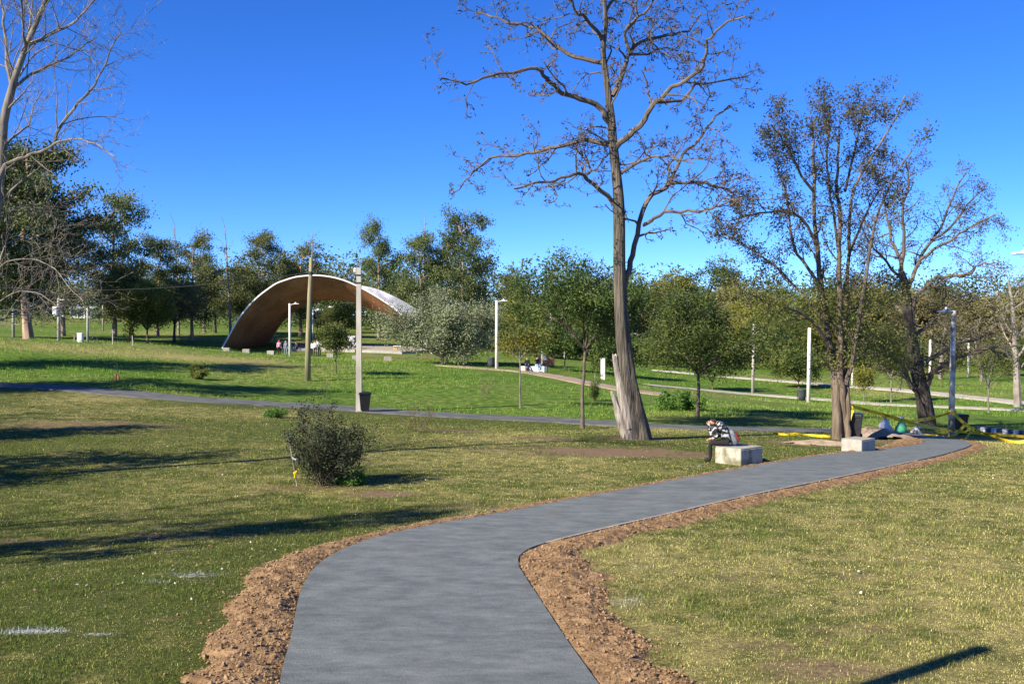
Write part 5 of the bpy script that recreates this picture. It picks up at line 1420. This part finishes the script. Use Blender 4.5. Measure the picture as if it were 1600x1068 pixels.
# ------------------------------------------------------------------ people
def skin_mesh(verts, edges, radii, root=0, sub=2):
    me = bpy.data.meshes.new('body'); me.from_pydata(verts, edges, []); o = bpy.data.objects.new('body', me); COL.objects.link(o)
    md = o.modifiers.new('skin', 'SKIN'); md.use_smooth_shade = True
    for i, r in enumerate(radii):
        sv = me.skin_vertices[0].data[i]; sv.radius = (r, r) if not isinstance(r, tuple) else r; sv.use_root = (i == root)
    ss = o.modifiers.new('sub', 'SUBSURF'); ss.levels = sub; ss.render_levels = sub
    bpy.context.view_layer.update()
    dg = bpy.context.evaluated_depsgraph_get()
    out = bpy.data.meshes.new_from_object(o.evaluated_get(dg)); bpy.data.objects.remove(o); return out
STAND = dict(pelvis=(0,0,.95), waist=(0,0,1.10), chest=(0,.0,1.30), neck=(0,0,1.47), head=(0,-.02,1.58), crown=(0,-.01,1.68),
   shl=(.17,0,1.40), ell=(.23,.03,1.13), wrl=(.22,-.06,.90), hal=(.21,-.09,.81), shr=(-.17,0,1.40), elr=(-.23,.03,1.13), wrr=(-.22,-.06,.90), har=(-.21,-.09,.81),
   hil=(.09,0,.90), knl=(.10,-.02,.50), anl=(.10,.03,.09), tol=(.11,-.13,.04), hir=(-.09,0,.90), knr=(-.10,-.02,.50), anr=(-.10,.03,.09), tor=(-.11,-.13,.04))
RAD = dict(pelvis=.135, waist=.125, chest=.15, neck=.06, head=.105, crown=.075, sh=.075, el=.05, wr=.036, ha=.042, hi=.095, kn=.065, an=.045, to=.04)
BONES = [('pelvis','waist','torso'),('waist','chest','torso'),('chest','neck','torso'),('neck','head','head'),('head','crown','head')]
for s in 'lr':
    BONES += [('chest','sh'+s,'torso'),('sh'+s,'el'+s,'arm'),('el'+s,'wr'+s,'arm'),('wr'+s,'ha'+s,'hand'),('pelvis','hi'+s,'leg'),('hi'+s,'kn'+s,'leg'),('kn'+s,'an'+s,'leg'),('an'+s,'to'+s,'foot')]
def fingers(J, s):
    """five short finger chains rooted in the palm"""
    w = Vector(J['wr' + s]); h_ = Vector(J['ha' + s]); d = (h_ - w).normalized()
    side = d.cross(Vector((0, 0, 1))); side = side.normalized() if side.length > .1 else Vector((1, 0, 0))
    out = []
    for k, (o, ln) in enumerate(((-.030,.065),(-.010,.08),(.010,.075),(.028,.06))):
        a = h_ + side * o; b = a + d * ln * .6; c = b + d * ln * .3 + Vector((0, 0, -.03)); out.append((a, b, c))
    a = w.lerp(h_, .4) - side * .03; out.append((a, a - side * .03 + d * .03, a - side * .035 + d * .06))
    return out
def person(label, loc, rz, mats, pose=None, h=1.7, group=None, hood=None, hands=False, bulk=1.0):
    J = dict(STAND)
    if pose: J.update(pose)
    names = list(J); idx = {n: i for i, n in enumerate(names)}
    rad = [RAD.get(n, RAD.get(n[:2])) * (bulk if n in ('waist','chest') or n[:2] in ('sh','el') else 1.0) for n in names]
    me = skin_mesh([J[n] for n in names], [(idx[a], idx[b]) for a, b, _ in BONES], rad, idx['pelvis'], 2)
    if hands:
        bm = bmesh.new(); bm.from_mesh(me)
        for s in 'lr':
            for ch in fingers(J, s):
                fm = skin_mesh([tuple(v) for v in ch], [(0,1),(1,2)], [.010,.009,.007], 0, 1); bm.from_mesh(fm)
        bm.to_mesh(me); bm.free()
    order = ['torso','arm','leg','head','hand','foot','hair']
    for k in order: me.materials.append(MATS[mats[k]])
    segs = [(Vector(J[a]), Vector(J[b]), tg) for a, b, tg in BONES]
    hd = Vector(J['head']); up = (Vector(J['crown']) - hd).normalized(); fwd = Vector((0,-1,0)) - up * Vector((0,-1,0)).dot(up); fwd.normalize()
    mi = []
    for pl in me.polygons:
        c = pl.center; best = 1e9; bt = 'torso'
        for a, b, tg in segs:
            ab = b - a; f = max(0, min(1, (c - a).dot(ab) / ab.length_squared)); dd = (c - a - ab * f).length
            if dd < best: best = dd; bt = tg
        if bt == 'head':
            q = c - hd
            if q.dot(up) > .045 or q.dot(fwd) < -.015: bt = 'hair'
            if q.dot(up) < -.07: bt = 'head'
        mi.append(order.index(bt))
    me.polygons.foreach_set('material_index', mi); me.polygons.foreach_set('use_smooth', np.ones(len(mi), dtype=bool))
    t = thing('person', label, 'person', loc, rz, group)
    t.scale = (h / 1.72,) * 3
    link('body', me, None, t)
    # small face parts and garment pieces
    b = MB(); n_ = hd + fwd * .10 - up * .01; b.tube([n_ + up * .025, n_ + fwd * .018 - up * .012, n_ - up * .02], [.008,.014,.010], 6); b.build('nose', 'skin', t)
    if hood:
        b = MB()
        V, F = [], []
        for i in range(7):
            for j in range(12):
                th = PI * .62 * i / 6; ph = 2 * PI * j / 12
                dv = up * math.cos(th) + (fwd * math.cos(ph) + fwd.cross(up) * math.sin(ph)) * math.sin(th)
                if dv.dot(fwd) > .62: dv = dv - fwd * (dv.dot(fwd) - .62)
                V.append(tuple(hd + up * .03 + dv * .132))
        for i in range(6):
            for j in range(12): F.append((i*12+j, i*12+(j+1)%12, (i+1)*12+(j+1)%12, (i+1)*12+j))
        b.add(V, F); b.build('hood', hood, t, True)
    return t
def cl(torso, leg, hair='hair', arm=None, foot='cloth_black'):
    return dict(torso=torso, arm=arm or torso, leg=leg, head='skin', hand='skin', foot=foot, hair=hair)
SIT = dict(pelvis=(0,0,.56), waist=(0,-.02,.70), chest=(0,-.06,.90), neck=(0,-.10,1.07), head=(0,-.14,1.17), crown=(0,-.14,1.28),
   shl=(.17,-.07,1.00), ell=(.22,-.14,.74), wrl=(.15,-.34,.66), hal=(.12,-.42,.65), shr=(-.17,-.07,1.00), elr=(-.22,-.14,.74), wrr=(-.15,-.34,.66), har=(-.12,-.42,.65),
   hil=(.09,-.04,.53), knl=(.11,-.47,.52), anl=(.11,-.46,.09), tol=(.12,-.62,.04), hir=(-.09,-.04,.53), knr=(-.11,-.47,.52), anr=(-.11,-.46,.09), tor=(-.12,-.62,.04))
# hunched person on the bench block: faces left, head bowed into one hand
HUNCH = dict(SIT); HUNCH.update(waist=(0,-.05,.70), chest=(0,-.17,.90), neck=(0,-.30,1.04), head=(0,-.41,1.06), crown=(0,-.49,1.13),
   shl=(.17,-.21,.98), ell=(.20,-.46,.74), wrl=(.12,-.50,.98), hal=(.08,-.50,1.05), shr=(-.17,-.20,.98), elr=(-.23,-.22,.70), wrr=(-.15,-.42,.60), har=(-.12,-.50,.59))
seat = Vector((ctr[0] - .27, ctr[1] + .06, hz(ctr[0], ctr[1])))
person('person in black and white patterned hoodie hunched over on the stained bench block', seat, -1.77, dict(torso='cloth_print', arm='cloth_print', leg='cloth_black', head='skin', hand='skin', foot='cloth_black', hair='hair'), HUNCH, 1.76, hands=True, bulk=1.28)
def backpack(label, loc, rz, tilt=0.0):
    t = thing('backpack', label, 'backpack', loc, rz)
    t.rotation_euler = (tilt, 0, rz)
    b = MB(); b.box((0,0,.21),(.28,.17,.42), bevel=.05, taper=.85); b.build('bag', 'cloth_slate', t, True)
    b = MB(); b.box((0,-.10,.18),(.22,.06,.24), bevel=.02); b.build('front_pocket', 'cloth_darkred', t)
    b = MB()
    for s in (-1,1): b.tube([(s*.09,.08,.42),(s*.10,.15,.34),(s*.10,.14,.18),(s*.09,.08,.06)],[.018]*4,6)
    b.build('strap', 'cloth_navy', t)
bp = seat + Vector((.21, -.04, .50))
backpack('grey backpack with dark red pocket leaning behind the hunched person', bp, 1.37, -.40)
# the stage group
def fig(label, px, d, mats, rz=0.0, pose=None, h=1.68, hood=None, group='people on the stage', dz=0.0):
    p = on(px, d); p.z += dz; return person(label, p, rz, mats, pose, h, group, hood)
fig('person with red hood and pink top standing left on the stage front', 436, 113.0, cl('cloth_pink','cloth_black', arm='cloth_pink'), .4, hood='cloth_red', h=1.66)
fig('person in light grey hooded tracksuit beside the pink one', 446.5, 113.0, cl('cloth_grey','cloth_grey'), .1, hood='cloth_grey', h=1.62)
p = on(464, 115.0); p.z += .30
person('person in dark clothes crouched on the stage left of the wooden pole', p, -.6, cl('cloth_navy','cloth_navy'), {**SIT, **{k: (v[0], v[1], v[2] - .2) for k, v in SIT.items() if k[:2] in ('pe','wa','ch','ne','he','cr','sh','el','wr','ha','hi')}, 'knl': (.13,-.36,.55), 'knr': (-.13,-.36,.55), 'anl': (.12,-.25,.09), 'anr': (-.12,-.25,.09), 'tol': (.13,-.40,.04), 'tor': (-.13,-.40,.04)}, 1.7, 'people on the stage')
fig('person in pale blue white jacket just right of the wooden pole', 487.5, 112.4, cl('cloth_white','cloth_black'), -.5, h=1.6)
fig('person in white shirt in the middle of the standing group', 492.5, 112.0, cl('cloth_white','cloth_black'), .3, h=1.72)
fig('tallest person in white top at the back of the standing group', 495.5, 113.2, cl('cloth_white','cloth_navy'), 0, h=1.82)
fig('person in white top and dark trousers on the right of the standing group', 499, 112.4, cl('cloth_white','cloth_black'), -.3, h=1.72)
fig('person in white bending before the black and white mural board', 547.5, 116.5, cl('cloth_white','cloth_black'), 2.6, h=1.7, dz=.30)
# people on the long white bench
p = at(834, 580)
person('person in dark jacket with reddish scarf sitting left on the long white bench', (p[0] - .55, p[1], p[2]), -.1, cl('cloth_black','cloth_navy','hair_brown'), SIT, 1.66, 'people on the white bench')
person('person in dark jacket and light jeans sitting right on the long white bench', (p[0] + .25, p[1], p[2]), .5, cl('cloth_black','cloth_jeans','hair_brown', foot='cloth_white'), SIT, 1.72, 'people on the white bench')
person('small figure in red top half hidden under the grey green tree', at(712, 556), .2, cl('cloth_red','cloth_navy'), None, 1.3, 'people on the stage')
backpack('dark round bag lying on the ground before the long white bench', (p[0] - .62, p[1] - .62, hz(p[0] - .62, p[1] - .62)), .3)

# mural board, blue panel, playground bits at the stage
p = on(549.5, 117.6); p.z += .30
t = thing('mural_board', 'board painted in black and white shapes standing on the stage', 'board', p)
b = MB(); b.box((0,0,.80),(1.25,.05,1.35)); b.build('panel', 'mural_print', t)
for s in (-1,1):
    b = MB(); b.box((s*.5,.06,.4),(.06,.06,.9)); b.build('leg', 'stake_wood', t)
p = at(697, 562)
t = thing('blue_panel', 'upright blue panel standing under the grey green tree', 'panel', p, .2)
b = MB(); b.box((0,0,.95),(.55,.08,1.15), bevel=.01); b.build('panel', 'painted_blue', t)
for s in (-1,1):
    b = MB(); b.tube([(s*.24,.07,-.1),(s*.24,.07,1.4)],[.03,.03],6); b.build('leg', 'dark_metal', t)
p = at(621, 549)
t = thing('low_table', 'small brown seat with white top at the right end of the stage', 'table', p)
b = MB(); b.box((0,0,.62),(.9,.5,.08), bevel=.01); b.build('top', 'white_paint', t)
b = MB(); b.box((-.2,0,.28),(.45,.4,.62), bevel=.02, taper=.85); b.build('base', 'orange_clay', t)

# ------------------------------------------------------------------ rubbish sacks at the end of the new path
def sack(label, p, w, h, m, topm, seed, rz=0.0):
    R = random.Random(seed); t = thing('rubbish_sack', label, 'sack', p, rz, 'rubbish sacks by the path end')
    def lump(prof, name, mm, dz=0.0):
        b = MB(); sides = 14; V = []; F = []
        for i, (r, z) in enumerate(prof):
            for j in range(sides):
                a = 2 * PI * j / sides; k = 1 + .17 * math.sin(3 * a + seed + i * 1.3) + R.uniform(-.13, .13)
                V.append((r * w * k * math.cos(a), r * w * .8 * k * math.sin(a), z * h + dz))
        n = len(prof)
        for i in range(n - 1):
            for j in range(sides): F.append((i*sides+j, i*sides+(j+1)%sides, (i+1)*sides+(j+1)%sides, (i+1)*sides+j))
        F += [list(range(sides))[::-1], [(n-1)*sides+j for j in range(sides)]]
        b.add(V, F); b.build(name, mm, t, True)
    lump([(.44,-.02),(.56,.06),(.52,.22),(.44,.40),(.36,.56),(.24,.72),(.09,.84)], 'bag', m)
    lump([(.10,.82),(.07,.88),(.22,.97),(.30,1.08)], 'tied_neck', topm)
p0 = at(1383, 675); sack('white rubbish sack with yellow and red top, left of three', p0, .55, .72, 'sack_white', 'sack_yellow', 1)
sack('green rubbish sack with white neck, middle of three', at(1408, 676), .48, .66, 'sack_green', 'sack_white', 2)
sack('dark grey and white rubbish sack, right of three', at(1432, 678.5), .45, .50, 'sack_grey', 'sack_white', 3)
# mound of earth beside the wheelie bin, pale sand at the foot of the many-stemmed tree
def mound(name, label, p, rx, ry, h, m, seed):
    n = 56; xs = np.linspace(-1, 1, n); X, Y = np.meshgrid(xs, xs, indexing='ij'); q = np.sqrt(X ** 2 + Y ** 2)
    wx, wy = p[0] + X * rx, p[1] + Y * ry
    Z = height(wx, wy) - p[2] + h * np.clip(1 - q ** 1.6, -.12, 1) * (.6 + .8 * fbm(X * 3 + seed, Y * 3, seed)) - .02
    ii = np.arange(n * n).reshape(n, n); qd = np.stack([ii[:-1,:-1], ii[1:,:-1], ii[1:,1:], ii[:-1,1:]], -1).reshape(-1, 4)
    qe = q * (.45 + 1.25 * fbm(X * 3.2 + seed, Y * 3.2, seed + 1))
    qd = qd[(qe.ravel()[qd] < 1.0).all(1)]
    o = link(name, mesh_arrays(name, np.stack([X * rx, Y * ry, Z], -1).reshape(-1, 3), qd, 4), m, None, True); o.location = p
    return tag(o, label, 'soil')
mound('earth_mound', 'low mound of excavated earth right of the wheelie bin by the tree', at(1372, 683), 1.5, 1.6, .42, 'dirt_path', 3)
mound('sand_heap', 'flat heap of pale sand around the foot of the many-stemmed tree', at(1285, 693), 1.5, .8, .16, 'sand', 5)

# painted kerb blocks at the right
t0 = at(1524, 676); t1 = at(1602, 683)
kt = thing('painted_kerb', 'row of low kerb blocks painted white and dark blue at the right edge', 'kerb', t0)
dv = (t1 - t0); n = 9; az = math.atan2(dv.y, dv.x); L_ = dv.length / n
for i in range(n):
    q = t0 + dv * ((i + .5) / n); z = hz(q.x, q.y) - t0.z
    b = MB(); b.box((q.x - t0.x, q.y - t0.y, z + .12), (L_ * .96, .28, .34), rz=az, bevel=.02)
    b.build('kerb_block', 'kerb_blue' if i % 2 == 0 else 'white_wall', kt)

# ------------------------------------------------------------------ yellow warning tape
def tape(label, pts, w=.075, twist=2.0, seed=0, sag=0.0, n=36, marks=True):
    """a thin ribbon through 3-D points"""
    C = catmull([tuple(p) for p in pts], max(4, n // (len(pts) - 1)))
    m = len(C)
    T = np.gradient(C, axis=0); T /= np.linalg.norm(T, axis=1)[:, None]
    up = np.array([0, 0, 1.0]); S = np.cross(T, up); S /= (np.linalg.norm(S, axis=1)[:, None] + 1e-9); U = np.cross(S, T)
    a = np.sin(np.linspace(0, twist * PI, m) + seed) * .6
    W = (U * np.cos(a)[:, None] + S * np.sin(a)[:, None]) * w / 2; Nn = np.cross(T, W); Nn /= (np.linalg.norm(Nn, axis=1)[:, None] + 1e-9); e = Nn * .0015
    G = np.stack([C - W - e, C + W - e, C + W + e, C - W + e], 1)
    b = MB(); V = G.reshape(-1, 3).tolist()
    F = []
    for i in range(m - 1):
        for j in range(4): F.append((i*4+j, i*4+(j+1)%4, (i+1)*4+(j+1)%4, (i+1)*4+j))
    F += [[0,1,2,3],[m*4-4,m*4-3,m*4-2,m*4-1]]
    b.add(V, F)
    t = b.build('warning_tape', 'tape_yellow'); tag(t, label, 'tape', 'yellow warning tape')
    if marks:
        b = MB(); hgt = .3
        for i in range(2, m - 3, 4):
            for sgn in (-1, 1):
                q = [C[i] - W[i]*hgt, C[i+1] - W[i+1]*hgt, C[i+1] + W[i+1]*hgt, C[i] + W[i]*hgt]
                o = [Nn[i], Nn[i+1], Nn[i+1], Nn[i]]
                b.add([tuple(x + y * .0035 * sgn) for x, y in zip(q, o)], [(0,1,2,3)])
        pr = b.build('print', 'tape_black', t); pr['kind'] = 'stuff'
    return t
LP = at(1486, 682); DT = float(at(1312, 686)[1]); DL = LP[1]
def tp(px, py, f): return lift(px, py, DT + (DL - DT) * f)
K1 = tp(1330, 634, 0.0)
tape('long warning tape running from the many-stemmed tree past the lamp post to the right edge', [K1, tp(1390,650,.38), tp(1431,662,.66), tp(1483,672,.97), lift(1525,676,DL-.3), lift(1605,682,DL-1)], .13, 2.5, 0)
tape('loose tape end hanging from the knot on the many-stemmed tree', [K1, K1 + Vector((.05,-.05,-.12)), K1 + Vector((-.02,-.06,-.30)), K1 + Vector((-.05,-.02,-.52))], .10, 1.0, 1, marks=False)
tape('warning tape sagging from the leaning tree to the lamp post', [tp(1398,654,.55), tp(1420,657,.7), tp(1450,654,.86), lift(1485,644.5,DL-.16)], .13, 2.0, 2)
W0 = lift(1487, 643.5, DL)
ring = [W0 + Vector((.19*math.cos(a), .19*math.sin(a), .03*math.sin(2*a))) for a in np.linspace(0, 2*PI, 9)]
tape('band of warning tape wrapped round the lamp post with the blue head', ring, .10, .6, 0, n=24, marks=False)
tape('warning tape dropping from the lamp post to the bow at the right edge', [lift(1489,645,DL-.16), lift(1508,662,DL-.5), lift(1522,671,DL-.9), lift(1552,681,DL-2.0), lift(1581,690,DL-3.2), lift(1606,689,DL-3.6)], .13, 2.5, 3)
tape('bow of loose tape hanging at the right edge', [lift(1585,691,DL-3.3), lift(1583,696,DL-3.35), lift(1578,702,DL-3.4)], .16, 1.0, 1, marks=False)
def gp(px, py, up=.03): q = at(px, py); return q + Vector((0, 0, up))
tape('slack tape lying on the ground from the sacks to the lamp post foot', [gp(1437,680), gp(1455,681.5), gp(1470,683), gp(1490,686), gp(1506,688), lift(1519,671,DL-.8)], .13, 3.0, 1)
tape('short tape slanting from the lamp post foot up to the dropping tape', [gp(1484,685), lift(1497,675,DL-.5), lift(1508,663,DL-.5)], .13, 1.5, 2)
tape('tape lying on the grass left of the many-stemmed tree', [gp(1208,678), gp(1225,680,.02), gp(1241,680,.05), gp(1259,680.5,.02), gp(1280,682.5,.04), gp(1297,683.5)], .12, 4.0, 1)

# ------------------------------------------------------------------ pale houses glimpsed through the wood
def house(label, px, d, w, dep, h, roof_h, rz=0.0):
    p = on(px, d); t = thing('house', label, 'house', p, rz)
    b = MB(); b.box((0,0,h/2-.5),(w,dep,h+1)); b.build('wall', 'white_wall', t)
    b = MB(); b.add([(-w/2-.4,-dep/2-.4,h),(w/2+.4,-dep/2-.4,h),(w/2+.4,dep/2+.4,h),(-w/2-.4,dep/2+.4,h),(-w/2-.4,0,h+roof_h),(w/2+.4,0,h+roof_h)],[(0,1,5,4),(2,3,4,5),(0,4,3),(1,2,5),(0,3,2,1)]); b.build('roof', 'roof_grey', t)
    for i in range(3):
        x = -w/2 + w * (i + .5) / 3
        b = MB(); b.box((x,-dep/2-.03,h*.5),(1.3,.10,1.3)); wi = b.build('window', 'white_paint', t)
        b = MB(); b.box((x,-dep/2-.09,h*.5),(1.1,.04,1.1)); b.build('pane', 'glass_dark', wi)
z0 = lift(1008, 470, 190)[2] - on(1008, 190)[2]
house('white house glimpsed through the trees right of the tall trunk', 1010, 190, 13, 8, z0, 1.2)
house('small white building glimpsed between the trunks at the far left', 133, 200, 4.2, 4, 1.7, .5)
